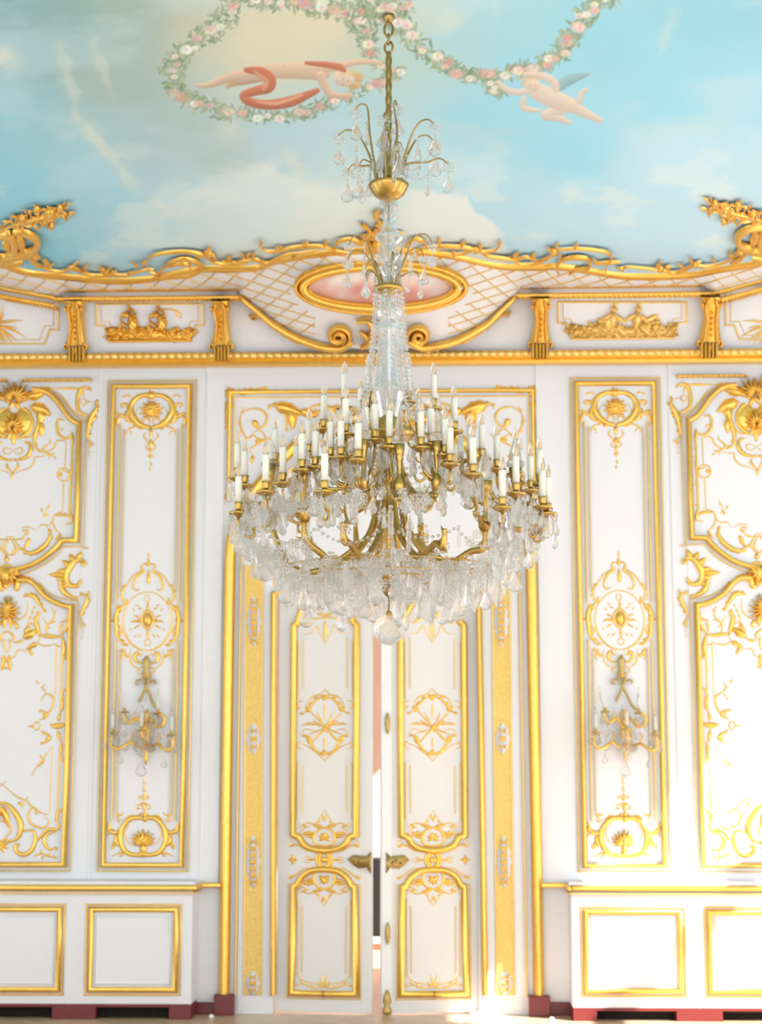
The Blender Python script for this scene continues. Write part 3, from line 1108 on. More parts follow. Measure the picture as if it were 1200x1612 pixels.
# inner frame round the leaves
R = Relief(flat(0.0))
inn = [(430.5, 1566), (431, 936)] + [(p.x, p.y) for p in spline2([(437, 934), (470, 922), (520, 907), (597, 898), (670, 907), (715, 920), (748, 930)], 4)] + [(754.5, 932), (764, 1566)]
R.line(inn, 5, 0.05, raw=True)
R.build('inner_moulding', GOLD, ds)
b = MB()
TL = onY(384, 1592, 0.035).x; TR2 = onY(815, 1592, 0.035).x
zi = WZ(930)
b.box(DL - 0.03, WX(434, 1200), -0.004, 0.12, 0, zi)
b.box(WX(757, 1200), DR + 0.03, -0.004, 0.12, 0, zi)
b.box(DL - 0.03, DR + 0.03, -0.004, 0.12, zi, DTOP + 0.02)
b.build('jamb_lining', WHITE, ds, smooth=False, bevel=0.003)
for (xa, xb, y0, y1) in ((338, 369, 1565, 1598), (833, 866, 1567, 1601)):
    b = MB()
    b.box(WX(xa, 1580, -0.05), WX(xb, 1580, -0.05), -0.10, 0.0, 0, WZ(y0, (xa + xb) / 2, -0.05))
    b.build('plinth_block', RED, ds, smooth=False, bevel=0.005)

# ------------------------------------------------------------------ the overdoor panel with scrollwork
od = empty('overdoor_panel', (sx, 0, WZ(800)), 'white overdoor panel with gilded scrolls behind the chandelier', 'overdoor panel')
Zo = (340, 600, 4.479)
odp = wall_place(WX(600, 700), lambda y: 600.5, 600)
R = Relief(odp, True, Zo)
R.line([(1166, 72), (95, 72), (88, 850)], 3.2, 0.03)
R.build('gilded_moulding', GOLD, od)
R = Relief(odp, True, Zo)
R.line([(1166, 110), (130, 110), (126, 640)], 1.3, 0.015)
R.build('inner_fillet', GOLDP, od)
for sg_ in (1, -1):
    R = Relief(odp, True, Zo); R.only = sg_
    R.rosette(100, 78, 11, 7)
    R.acanthus([(140, 75), (220, 60), (300, 62), (350, 50)], 2.8, 8, -1, 6)
    R.leaf(150, 80, -8, 34, 4.5)
    R.scroll(355, 55, 14, 90, -0.7, 1.4)
    R.acanthus([(85, 140), (70, 200), (85, 270), (72, 330)], 2.6, 8, 1, 5)
    R.leaf(90, 120, 95, 34, 4)
    R.blob(110, 170, 3)
    R.build('corner_ornament', GOLD, od)
    R = Relief(odp, True, Zo); R.only = sg_
    R.leaf(80, 840, -95, 14, 4); R.leaf(60, 815, 40, 10, 1.6)
    R.build('foot_leaf', GOLD, od)
R = Relief(odp, True, Zo)
R.acanthus([(200, 180), (170, 260), (180, 340), (220, 400), (255, 370)], 1.8, 6, 1, 5)
R.curve([(180, 230), (240, 190), (320, 200), (360, 250), (340, 310), (290, 325), (255, 290)], 2.0, taper=(0.4, 0.7))
R.leaf(265, 270, 60, 14, 5)
R.acanthus([(370, 200), (400, 165), (460, 185), (500, 260), (495, 350)], 2.6, 8, -1, 6)
R.leaf(420, 170, 10, 46, 11, 15, lobes=3)
R.leaf(520, 190, 70, 34, 9, 20, lobes=3)
R.leaf(600, 200, 30, 30, 8, -20, lobes=3)
R.curve([(255, 370), (300, 400), (360, 410), (400, 370)], 1.6)
R.curve([(240, 400), (300, 340), (350, 400), (290, 440), (240, 480), (280, 540)], 1.5)
R.rosette(300, 420, 6); R.leaf(260, 520, 100, 14, 3)
R.curve([(620, 230), (700, 170), (800, 180), (860, 260), (820, 330)], 2.6)
R.acanthus([(640, 260), (760, 200), (900, 190), (1000, 230)], 3, 10, -1, 7)
R.leaf(880, 250, 30, 34, 8, lobes=3); R.scroll(960, 230, 60, 180, 0.9, 2.4)
R.shell(1166, 330, 40, -150, -95, 4, 7, 0.06)
R.acanthus([(1166, 380), (1060, 340), (1000, 250)], 3.5, 10, 1, 5)
R.sym = False
R.blob(1166, 340, 11, 14, 0.06)
R.sym = True
R.build('scrollwork', GOLD, od)

# ------------------------------------------------------------------ the two door leaves
DYW = 0.06                                       # leaves sit a little behind the wall face
axD = lambda y: 513.5 + 1.0 * (y - 1000) / 560
XD = WX(514, 1200, DYW)
Zd = (440, 1240, 4.333)
Zu = (340, 900, 4.029)


def dplace(x, y, h, sg):
    P0 = onY(514, y, DYW)
    dx = (x - axD(y)) * sg * dep(P0) / FPX
    return Vector((XD + dx, DYW - h, P0.z))


def leaf_door(name, hinge_side):
    wl = 75.5
    zt = WZ(905, 514, DYW)
    hw = wl * dep(onY(514, 1300, DYW)) / FPX
    root = empty(name, (XD, DYW, 0))
    b = MB(); b.box(XD - hw, XD + hw, DYW, DYW + 0.055, 0.012, zt)
    b.build('leaf_board', CREAM, root, smooth=False, bevel=0.004)
    R = Relief(dplace, True)
    R.z(*Zd)
    top = [(p.x, p.y) for p in spline2([(axD(0) + 51, 984), (axD(0) + 46, 980), (axD(0) + 40, 962), (axD(0) + 26, 948), (axD(0) - 3, 943)], 5)]
    R.line(list(reversed(top)) + [(axD(1000) + 50.5, 986), (axD(1310) + 50.5, 1314), (axD(0) + 43, 1317)] +
           [(p.x, p.y) for p in spline2([(axD(0) + 42, 1318), (axD(0) + 36, 1328), (axD(0) + 22, 1336), (axD(0) - 2, 1339)], 4)], 5.2, 0.034, raw=True)
    R.build('upper_moulding', GOLD, root)
    R = Relief(dplace, True)
    R.line([(p.x, p.y) for p in spline2([(axD(0) - 2, 1368), (axD(0) + 22, 1370), (axD(0) + 38, 1380), (axD(0) + 46, 1394)], 4)] +
           [(axD(0) + 51, 1395), (axD(1560) + 52, 1563), (axD(1560) - 2, 1563)], 5.2, 0.034, raw=True)
    R.build('lower_moulding', GOLD, root)
    R = Relief(dplace, True)
    for (x0, y0, y1) in ((43, 1010, 1100), (43, 1200, 1290), (35, 1005, 1085), (35, 1205, 1280), (42, 1415, 1535), (35, 1425, 1530)):
        R.line([(axD(y0) + x0, y0), (axD(y1) + x0, y1)], 0.9, 0.008, raw=True)
    R.line([(axD(1390) + 58, 1390), (axD(1572) + 58.5, 1571), (axD(1572) - 2, 1571)], 1.1, 0.01, raw=True)
    R.build('inner_fillet', GOLDP, root)
    R = Relief(dplace, True, Zd)
    R.ring(312, 490, 10.5, 11, 2.2)
    R.blob(312, 490, 4.5, 5)
    R.curve([(400, 420), (440, 430), (510, 390), (555, 400), (560, 370), (530, 350)], 1.3)
    R.curve([(380, 560), (450, 545), (520, 590), (560, 620), (575, 590)], 1.3)
    R.leaf(520, 380, 30, 12, 2.4); R.leaf(530, 600, 20, 10, 2.4)
    R.leaf(380, 490, 0, 18, 1.6)
    if hinge_side < 0:
        pass
    R.rosette(540, 490, 8, 4)
    R.curve([(400, 490), (430, 470), (470, 480)], 0.8); R.curve([(400, 490), (430, 510), (470, 500)], 0.8)
    R.build('lock_rail_relief', GOLD, root)
    # upper field ornaments
    R = Relief(dplace, True, Zu)
    R.curve([(640, 260), (700, 295), (760, 300), (810, 330), (850, 320)], 1.6)
    R.leaf(640, 260, 20, 18, 3); R.leaf(770, 295, 30, 14, 2.4)
    R.curve([(700, 460), (735, 400), (755, 345), (790, 390), (850, 400)], 1.1)
    R.leaf(697, 340, 80, 20, 2)
    R.sym = False
    R.leaf(696, 310, 90, 36, 3)
    R.sym = True
    R.build('crest_relief', GOLDP, root)
    R = Relief(dplace, True, Zu)
    R.curve([(697, 745), (735, 780), (790, 800), (830, 860)], 1.3)
    R.acanthus([(700, 795), (750, 810), (800, 860), (850, 910)], 2.0, 8, -1, 5)
    R.curve([(697, 1205), (735, 1165), (790, 1120), (850, 1090)], 1.2)
    R.acanthus([(700, 1155), (750, 1140), (790, 1090), (800, 1050), (850, 1030)], 2.2, 8, 1, 5)
    R.leaf(790, 865, 45, 10, 3); R.leaf(790, 1075, -40, 11, 3.5)
    R.curve([(840, 820), (875, 830), (870, 870), (850, 850)], 1.2)
    R.curve([(840, 1130), (875, 1110), (865, 1080), (850, 1100)], 1.2)
    R.leaf(720, 985, -35, 18, 2.2); R.leaf(720, 1000, 20, 24, 1.4); R.leaf(740, 970, 0, 28, 1.2)
    R.leaf(720, 1010, 50, 22, 1.6); R.leaf(715, 970, -65, 22, 1.6)
    R.curve([(760, 960), (810, 960), (850, 975)], 0.9); R.curve([(770, 1010), (820, 1000), (860, 1030)], 0.9)
    R.sym = False
    R.rosette(697, 800, 6, 6); R.rosette(697, 1150, 6, 6); R.rosette(705, 990, 8, 5)
    R.leaf(697, 840, 90, 26, 1.6); R.leaf(697, 1050, 90, 22, 1.6)
    # crossed staffs
    R.line([(600, 880), (800, 1090)], 1.2); R.line([(800, 900), (610, 1090)], 1.2)
    R.sym = True
    R.build('trophy_relief', GOLD, root)
    for (yy, fl) in ((320, 1), (640, -1)):
        R = Relief(dplace, True, Zd)
        q = lambda y: yy + (y - 320) * fl
        R.curve([(320, q(395)), (380, q(385)), (395, q(340)), (370, q(290)), (320, q(270))], 2.2, taper=(0.7, 0.7))
        R.acanthus([(390, q(320)), (430, q(310)), (460, q(320))], 1.8, 7, -fl, 4)
        R.leaf(390, q(330), 0, 16, 3)
        for a in (-90, -55, -20, 20):
            R.leaf(320, q(345), a * fl, 11, 2.6)
        R.curve([(320, q(150)), (350, q(200)), (385, q(245)), (440, q(240)), (490, q(270)), (500, q(230))], 1.1)
        R.leaf(350, q(225), 30 * fl, 10, 1.6); R.leaf(440, q(270), -30 * fl, 12, 2)
        R.leaf(320, q(230), -70 * fl, 14, 1.6)
        R.leaf(330, q(268), -10 * fl, 18, 3)
        R.curve([(420, q(260)), (470, q(285)), (500, q(320))], 1.0)
        R.build('shell_relief', GOLD, root)
    R = Relief(dplace, True, Zd)
    R.curve([(322, 1360), (370, 1335), (440, 1320), (490, 1290), (500, 1250)], 1.1)
    R.acanthus([(330, 1358), (400, 1360), (460, 1335), (510, 1350)], 1.6, 7, -1, 5)
    R.leaf(324, 1350, -75, 20, 2); R.leaf(324, 1350, -35, 14, 2)
    R.curve([(500, 1330), (480, 1300), (510, 1270)], 1.0)
    R.build('foot_relief', GOLDP, root)
    # brass lock plate near the meeting edge
    R = Relief(dplace, False, Zd)
    e = 1 if hinge_side < 0 else -1
    px = lambda x: x if e > 0 else 2 * (440 + 0) - x
    bx = axD(1350)
    pts = [(bx + e * 75, 1340), (bx + e * 75, 1374), (bx + e * 68, 1364), (bx + e * 55, 1366), (bx + e * 46, 1360), (bx + e * 38, 1352), (bx + e * 46, 1345), (bx + e * 58, 1346), (bx + e * 68, 1347)]
    if e > 0:
        pts = pts[::-1]
    raised(R, pts, 0.022)
    for k in range(5):
        R.blob_raw(bx + e * (44 + k * 7), 1353 + (k % 2) * 5, 2.6, 2.6, 0.04)
    R.leaf_raw(bx + e * 66, 1355, 90 - e * -90, 20, 4, h=0.04)
    R.build('lock_plate', BRASS, root)
    return root, hw


doorL, hwL = leaf_door('door_1', -1)
doorR, hwR = leaf_door('door_2', 1)
for o, nm, xh, side in ((doorL, 'left', WX(437, 1300, DYW), -1), (doorR, 'right', WX(757, 1300, DYW), 1)):
    ang = math.radians(8 if side < 0 else 8) * -1 * (1 if side < 0 else -1)
    o.rotation_euler = (0, 0, ang)
    o.location = (xh - side * hwL * math.cos(ang), DYW - hwL * math.sin(abs(ang)), 0)
    tag(o, kind='structure')
    o['label'] = ('white and gold door leaf standing ajar, hung on the left', 'bright white and gold door leaf standing ajar, hung on the right')[side > 0]
# astragal and bolt on the right leaf's meeting edge
b = MB()
xe = XD - hwR
zt = WZ(905, 514, DYW)
b.box(xe - 0.03, xe + 0.045, DYW - 0.018, DYW + 0.07, 0.05, zt)
b.build('meeting_stile', PLASTER, doorR, smooth=False, bevel=0.006)
b = MB()
b.lathe([(0.002, -0.08), (0.014, -0.05), (0.02, 0), (0.014, 0.05), (0.002, 0.08)], (xe + 0.015, DYW - 0.03, WZ(1468, 612)), 10)
b.build('bolt_knob', BRASS, doorR)
b = MB()
b.lathe([(0.002, -0.08), (0.014, -0.05), (0.02, 0), (0.014, 0.05), (0.002, 0.08)], (xe + 0.015, DYW - 0.03, WZ(1139, 612)), 10)
b.build('bolt_knob', BRASS, doorR)
b = MB()
b.lathe([(0.03, 0.0), (0.034, 0.03), (0.02, 0.06), (0.032, 0.09), (0.026, 0.13), (0.008, 0.17)], (xe + 0.01, DYW - 0.02, 0.006), 12)
b.build('foot_bolt', BRASS, doorR)
# black box put in for the dark opening seen through the gap, with a pale foot
dk = empty('dark_panel', (WX(597, 1400, 3.5), 3.5, 0), 'narrow black panel put in for a dark opening in the gap between the doors', 'slab')
b = MB(); P1 = onY(580, 1475, 3.5); P2 = onY(608, 1352, 3.5)
b.box(P1.x, P2.x, 3.5, 3.9, P1.z, P2.z)
b.build('dark_panel_body', DARK, dk, smooth=False, bevel=0.01)
b = MB()
b.box(P1.x - 0.02, P2.x + 0.02, 3.48, 3.92, P1.z - 0.06, P1.z)
b.build('dark_panel_foot', PLASTER, dk, smooth=False, bevel=0.01)
b = MB(); b.box(P1.x, P2.x, 3.52, 3.9, 0.0, P1.z - 0.06)
b.build('dark_panel_base', mat('pink_brick', (0.66, 0.42, 0.32), 0.7, vary=0.25, vscale=14), dk, smooth=False)

# slim white stand in front of the right leaf, crumbs of plaster on the floor
P0 = onZ(757, 1597, 0)
st = empty('post_stand', (P0.x, P0.y, 0), 'slim white post on a round base before the right door leaf', 'stand')
b = MB(); b.lathe([(0.085, 0.0), (0.085, 0.008), (0.07, 0.016), (0.018, 0.022), (0.014, 0.03)], (P0.x, P0.y, 0.001), 24)
b.build('base', PLASTER, st)
b = MB(); b.tube([(P0.x, P0.y, 0.02), (P0.x, P0.y, WZ(1340, 757, P0.y))], 0.011, 10)
b.build('pole', PLASTER, st)
for (x, y, lb) in ((333, 1603, 'tiny white floor stop beside the left red plinth'), (869, 1607, 'tiny white floor stop beside the right red plinth')):
    P0 = onZ(x, y, 0)
    b = MB(); b.lathe([(0.016, 0), (0.02, 0.01), (0.015, 0.022), (0.004, 0.027)], (P0.x, P0.y, 0.0005), 12)
    o = b.build('floor_stop', PLASTER)
    tag(o, lb, 'floor stop', 'white floor stops')

# ------------------------------------------------------------------ cornice, frieze and cove
YF0, YF1 = -0.06, -0.22
ZF0, ZF1 = onY(600, 552, YF0).z, onY(600, 463, YF1).z
b = MB()
b.quad_strip([[Vector((XL, YF0, ZF0 - 0.05)), Vector((XR, YF0, ZF0 - 0.05))], [Vector((XL, YF0, ZF0)), Vector((XR, YF0, ZF0))],
              [Vector((XL, YF1, ZF1)), Vector((XR, YF1, ZF1))], [Vector((XL, -0.27, ZF1 + 0.02)), Vector((XR, -0.27, ZF1 + 0.02))],
              [Vector((XL, -0.25, ZF1 + 0.25)), Vector((XR, -0.25, ZF1 + 0.25))], [Vector((XL, 0, ZF1 + 0.25)), Vector((XR, 0, ZF1 + 0.25))]], False)
b.build('trim_7', WHITE, smooth=False, kind='structure')
FN = Vector((0, ZF1 - ZF0, -(YF0 - YF1))).normalized()          # helper for the frieze normal
FN = Vector((0, -(ZF1 - ZF0), -(YF0 - YF1))).normalized()


def frieze(x, y, h, sg=1):
    d = ray(x, y)
    p0 = Vector((0, YF0, ZF0))
    t = (p0 - CAM).dot(FN) / d.dot(FN)
    return CAM + d * t + FN * h


# egg-and-dart cornice along the top of the wall
zc0, zc1 = onY(600, 571.5, -0.12).z, onY(600, 552, -0.10).z
b = MB()
hh = zc1 - zc0
prof = [(0.0, zc0), (-0.09, zc0), (-0.105, zc0 + 0.2 * hh), (-0.09, zc0 + 0.34 * hh), (-0.11, zc0 + 0.5 * hh), (-0.125, zc0 + 0.75 * hh), (-0.11, zc0 + 0.95 * hh), (-0.05, zc1 + 0.004)]
b.quad_strip([[Vector((XL, y, z)) for (y, z) in prof], [Vector((XR, y, z)) for (y, z) in prof]], False)
b.build('trim_8', GOLD, smooth=False, kind='structure')
b = MB()
n = 150
for i in range(n):
    X = XL + 0.03 + (XR - XL - 0.06) * i / (n - 1)
    b.ball((X, -0.116, zc0 + 0.68 * hh), 0.021, 10, 6, (1.42, 0.75, 1.2))
b.build('trim_9', GOLDP, kind='structure')

edge = [(-260, 250), (-140, 330), (-60, 385), (0, 410), (20, 420), (50, 428), (100, 433), (150, 438), (187, 440), (233, 437), (267, 430), (300, 423), (320, 421), (400, 420), (433, 409), (475, 401),
        (525, 395), (601, 391), (683, 396), (725, 404), (787, 417), (850, 418), (877, 417), (923, 423), (980, 432), (1040, 433), (1090, 430), (1133, 422), (1200, 410), (1260, 385), (1340, 330), (1460, 250)]
bott = [(-260, 340), (-140, 400), (-60, 434), (0, 452), (40, 460), (90, 468), (105, 458), (375, 456), (381, 470), (404, 488), (433, 512), (471, 533), (508, 546), (601, 550), (693, 545), (725, 534), (767, 509), (810, 470), (817, 455), (1108, 450),
        (1125, 462), (1160, 452), (1200, 441), (1260, 424), (1340, 390), (1460, 330)]
ex, ey = [p[0] for p in edge], [p[1] for p in edge]
bx_, by_ = [p[0] for p in bott], [p[1] for p in bott]


def yt_(x): return float(np.interp(x, ex, ey))
def yb_(x): return float(np.interp(x, bx_, by_))


def cove(x, y, h=0.0, sg=1):
    B, T = onY(x, yb_(x), -0.285), onZ(x, yt_(x), ZC - 0.004)
    t = (yb_(x) - y) / (yb_(x) - yt_(x))
    p = B.lerp(T, t) + Vector((0, 0.02, -0.012)) * (4 * t * (1 - t))
    return p + Vector((0, -0.78, -0.62)) * h


b = MB()
cols = []
for i in range(0, 345):
    x = -260 + i * 5
    cols.append([cove(x, yb_(x) + (yt_(x) - yb_(x)) * k / 8) for k in range(9)])
b.quad_strip(cols, False)
b.build('trim_10', WHITE, kind='structure')
# gilded trellis scales on the cove
R = Relief(cove)
for half in (-1, 1):
    for slope, gap in ((0.80, 29), (-0.30, 13.5)):
        for i in range(-60, 90):
            seg = []
            for k in range(0, 260):
                x = 601 + half * k * 3.0
                y = 420 + i * gap + slope * k * 3.0
                ok = -190 < x < 1390 and yt_(x) + 2 < y < yb_(x) and ((x - 601) / 142) ** 2 + ((y - 457) / 46) ** 2 > 1 and not (abs(x - 601) < 105 and y > 470)
                if ok:
                    seg.append((x, y))
                if (not ok or k == 259) and seg:
                    if len(seg) > 2:
                        R.line(seg, 0.75, 0.012, raw=True)
                    seg = []
R.build('trim_11', GOLDP, kind='structure')
# moulding along the ceiling edge
R = Relief(lambda x, y, h, sg: onZ(x, y, ZC) + Vector((0, 0, -h)))
P = [(p.x, p.y + 1) for p in spline2(edge[1:-1], 5)]
R.line(P, 3.6, 0.03, raw=True)
R.build('trim_12', GOLD, kind='structure')
# the pair of beaded mouldings over the frieze
mk = lambda dy, w, h: [(-150 + k * 0, 0) for k in range(0)]
R = Relief(lambda x, y, h, sg: onY(x, y, -0.29) + Vector((0, -h, 0)))
for (xa, xb, ya, yb, end) in ((100, 382, 457.5, 455, 1), (816, 1105, 452.5, 449, 1)):
    R.line([(xa, ya), (xb, yb)], 3.2, 0.03, raw=True)
    R.line([(xa - 14, ya + 14), (xb + 14, yb + 14)], 4.2, 0.035, raw=True)
    m = 40
    for k in range(m):
        f = (k + 0.5) / m
        R.blob_raw(xa + (xb - xa) * f, ya + (yb - ya) * f, 3.2, 2.6, 0.045)
        R.leaf_raw(xa - 14 + (xb - xa + 28) * f, ya + 15 + (yb - ya) * f, 40, 7, 2.2, h=0.05)
for pts in ([(-140, 402), (-60, 436), (0, 453), (40, 461), (88, 470)], [(1120, 464), (1160, 453), (1200, 442), (1260, 425), (1340, 392)]):
    R.curve(pts, 4.0, 0.04, (1, 1), raw=True)
    R.curve([(x, y + 13) for (x, y) in pts], 4.0, 0.04, (1, 1), raw=True)
    for p in spline2(pts, 9):
        R.leaf_raw(p.x, p.y + 13, 60, 8, 2.4, h=0.05)
        R.leaf_raw(p.x, p.y, 20, 7, 2.2, h=0.05)
R.build('trim_13', GOLD, kind='structure')

# ---- corbels (scroll brackets) standing on the cornice
def corbel(x0, x1, yt, yb, label):
    w = (x1 - x0) / 2
    xc = (x0 + x1) / 2
    k = w / 15.0
    sc = (yb - yt) / 100.0
    P0 = frieze(xc, yb - 12, 0)
    root = empty('corbel', P0, label, 'corbel', 'gilded corbels along the frieze')

    def brk(x, y, h, sg=1):
        f = (y - yt) / (yb - yt)
        bulge = 0.10 * max(0, 1 - f) ** 1.5 + 0.05
        xx = xc + (x - xc) * (1 if sg > 0 else -1)
        return frieze(xx, y, h + bulge)
    R = Relief(brk)
    rows = []
    for i in range(13):
        f = i / 12
        y = yt + (yb - 28 * sc - yt) * f
        ww = w * (1.0 - 0.35 * math.sin(PI * min(1, f * 1.1)) * 0.8)
        xo = xc + 1.5 * k * math.sin(PI * f)
        rows.append([(xo - ww, y, -0.16), (xo - ww, y, -0.01), (xo - ww * 0.7, y, 0.012), (xo, y, 0.02), (xo + ww * 0.7, y, 0.012), (xo + ww, y, -0.01), (xo + ww, y, -0.16)])
    R.put(rows)
    R.build('bracket_body', GOLD, root)
    R = Relief(brk)
    for s in (-1, 1):
        R.line([(xc + s * w * 0.62, yt + 10 * sc), (xc + s * w * 0.42 + 1, yt + 38 * sc), (xc + s * w * 0.62, yb - 30 * sc)], 2.2 * k, 0.045, raw=True)
        R.leaf_raw(xc + s * w * 0.3, yt + 2, 90 - s * 25, 18 * sc, 4 * k, s * 30, h=0.05, base=0.012)
        R.leaf_raw(xc + s * w * 0.9, yt + 8 * sc, 90 - s * 10, 14 * sc, 3.4 * k, s * 60, h=0.04, base=0.005)
    for q in range(5):
        R.blob_raw(xc + 0.5, yt + (24 + q * 9) * sc, 2.6 * k, 3.2 * sc, 0.055)
    R.build('acanthus_cap', GOLD, root)
    R = Relief(lambda x, y, h, sg=1: frieze(x, y, h + 0.04))
    for s in (-1, 1):
        R.scroll(xc + s * w * 0.92, yb - 27 * sc, 5.5 * k, 90, -s * 1.1, 2.2 * k, 0.05)
        R.leaf_raw(xc + s * w * 1.2, yb - 20 * sc, -90, 10, 3, h=0.04)
    R.leaf_raw(xc, yb - 12 * sc, -90, 20 * sc, 6 * k, h=0.06)
    R.build('foot_scroll', GOLD, root)
    R = Relief(lambda x, y, h, sg=1: onY(x, y, -0.13) + Vector((0, -h, 0)))
    for q in range(5):
        xx = xc + (q - 2) * w * 0.36
        R.line([(xx, yb - 22 * sc), (xx, yb)], w * 0.17, 0.05, raw=True)
    R.build('fluted_foot', GOLD, root)


corbel(107, 136, 470, 570, 'gilded scroll corbel at the left, between palm panel and boat relief')
corbel(335, 364, 470, 569, 'gilded scroll corbel between the left boat relief and the central cartouche')
corbel(835, 865, 466, 566, 'gilded scroll corbel between the central cartouche and the right figure relief')
corbel(1100, 1132, 464, 565, 'gilded scroll corbel at the right, between figure relief and palm panel')

# ---- frieze panels with notched frames and gilded reliefs
def notched(x0, x1, y0, y1, n):
    return [(x0, y0), (x1, y0), (x1, y1 - n), (x1 - n * 0.6, y1 - n), (x1 - n, y1), (x0 + n, y1), (x0 + n * 0.6, y1 - n), (x0, y1 - n)]


def frieze_panel(name, x0, x1, y0, y1, n, label, relief, cat='relief panel', group=None):
    P0 = frieze((x0 + x1) / 2, y1, 0)
    root = empty(name, P0, label, cat, group)
    R = Relief(frieze)
    R.line(notched(x0, x1, y0, y1, n), 1.5, 0.012, closed=True, raw=True)
    R.line(notched(x0 + 8, x1 - 8, y0 - 2, y1 - 6, n), 0.7, 0.008, closed=True, raw=True)
    R.build('notched_frame', GOLDP, root)
    R = Relief(frieze)
    relief(R)
    R.build('gilded_relief', GOLD if x0 < 600 else GOLDP, root)  # right-hand reliefs get paler gold: the stronger light put into the colour


def hull(R, pts):
    P = R.tr(pts)
    raised(R, [(p.x, p.y) for p in P], 0.016)


def waves(R, x0, x1, y0, y1, n, ridge):
    for i in range(n):
        x = random.uniform(x0, x1)
        f = (x - x0) / (x1 - x0)
        top = float(np.interp(f, [k / (len(ridge) - 1) for k in range(len(ridge))], ridge))
        y = random.uniform(top, y1)
        R.leaf(x, y, random.choice((-150, -165, -30, -15, 200, 20)) + random.uniform(-20, 20), random.uniform(6, 11), random.uniform(2.0, 3.2), random.uniform(-70, 70), h=0.022, base=0.013)


def boat(R):
    R.z(0, 300, 3)
    random.seed(3)
    hull(R, [(515, 712), (512, 690), (495, 650), (530, 640), (600, 655), (660, 640), (740, 650), (800, 668), (880, 652), (920, 650), (905, 710)])
    R.line([(515, 712), (905, 708)], 2.2, 0.03)
    waves(R, 505, 915, 640, 702, 130, (648, 650, 655, 640, 645, 655, 665, 650, 655))
    for x in (0, 137):
        R.leaf(645 + x, 650, -125, 24, 8, 20, h=0.04, base=0.014)
        R.leaf(640 + x, 655, -150, 20, 5, 50, h=0.04, base=0.014)
        R.leaf(612 + x, 595, -140, 12, 6, 10, h=0.05, base=0.014)
        R.leaf(598 + x, 575, 140, 15, 4.5, -10, h=0.05, base=0.014)
        for (dx, dy, a_) in ((600, 565, -60), (612, 565, -30), (622, 572, -10), (628, 585, 10), (632, 600, 25), (606, 562, -100)):
            R.leaf(dx + x, dy, a_, 9, 2.6, 50, h=0.04, base=0.012)
        R.leaf(605 + x, 640, 190, 18, 3, 60, h=0.03, base=0.014)
    R.curve([(745, 565), (800, 560), (845, 575), (860, 600)], 1.6)
    R.curve([(830, 570), (835, 590), (860, 603)], 1.3)


def figures(R):
    R.z(800, 300, 3)
    random.seed(5)
    hull(R, [(300, 702), (270, 650), (300, 625), (380, 640), (450, 600), (520, 640), (600, 640), (680, 600), (740, 640), (800, 620), (785, 698)])
    R.line([(300, 700), (785, 695)], 2.2, 0.03)
    waves(R, 275, 800, 620, 692, 150, (625, 640, 640, 605, 640, 645, 640, 610, 640, 625))
    for (x, y) in ((500, 560), (615, 560)):
        R.blob(x, y, 6, 6, 0.05); R.leaf(x, y + 15, 100, 30, 8, h=0.05, base=0.012); R.leaf(x + 5, y + 25, 40, 24, 4, base=0.014); R.leaf(x - 5, y + 20, 150, 26, 4, base=0.014)
        R.leaf(x + 10, y + 80, 40, 26, 6, h=0.04)
        R.leaf(x - 5, y - 15, -30, 12, 3)
    R.leaf(470, 660, -80, 30, 9, h=0.04); R.leaf(650, 620, -30, 24, 6); R.leaf(690, 600, 20, 12, 3)


def palms(x, flip):
    def f(R):
        s = flip
        for (a, L, bd) in ((-55, 34, -20), (-25, 46, 30), (5, 52, 30), (30, 40, 30), (60, 30, 10), (-90, 24, 0)):
            ang = a if s > 0 else 180 - a
            R.leaf_raw(x, 512, ang, L, 2.4, bd * s, h=0.02)
            R.leaf_raw(x, 516, ang + 9 * s, L * 0.8, 1.8, bd * s, h=0.02)
        R.blob_raw(x, 514, 5, 5)
        for (a, L, bd) in ((-60, 26, -20), (-25, 34, 30), (15, 34, 30), (50, 26, 30)):
            ang = 180 - a if s > 0 else a
            R.leaf_raw(x, 512, ang, L, 2.4, -bd * s, h=0.02)
    return f


frieze_panel('relief_panel', 152, 320, 479, 532, 20, 'frieze panel with gilded boat and galloping beasts relief', boat)
frieze_panel('relief_panel', 879, 1081, 476, 528, 20, 'frieze panel with gilded relief of two figures, coloured paler as if lit', figures)
frieze_panel('relief_panel', -95, 92, 458, 541, 22, 'frieze panel with gilded palm fronds at the left edge', palms(-8, 1))
frieze_panel('relief_panel', 1143, 1335, 452, 534, 22, 'frieze panel with gilded palm fronds at the right edge', palms(1214, -1))

# ---- central cartouche with the oval painting
P0 = cove(601, 520)
op = empty('oval_painting', P0, 'oval pink painted scene in a broad gilded frame above the door', 'painting')
oc = Vector((0, 0, 0))
pO = cove(601, 452)
OY = pO.y - 0.12


def oval(x, y, h, sg=1):
    # the tilted plane of the oval
    d = ray(x, y)
    nn = Vector((0, -0.85, -0.53))
    t = (Vector((pO.x, OY, pO.z)) - CAM).dot(nn) / d.dot(nn)
    return CAM + d * t + nn * h


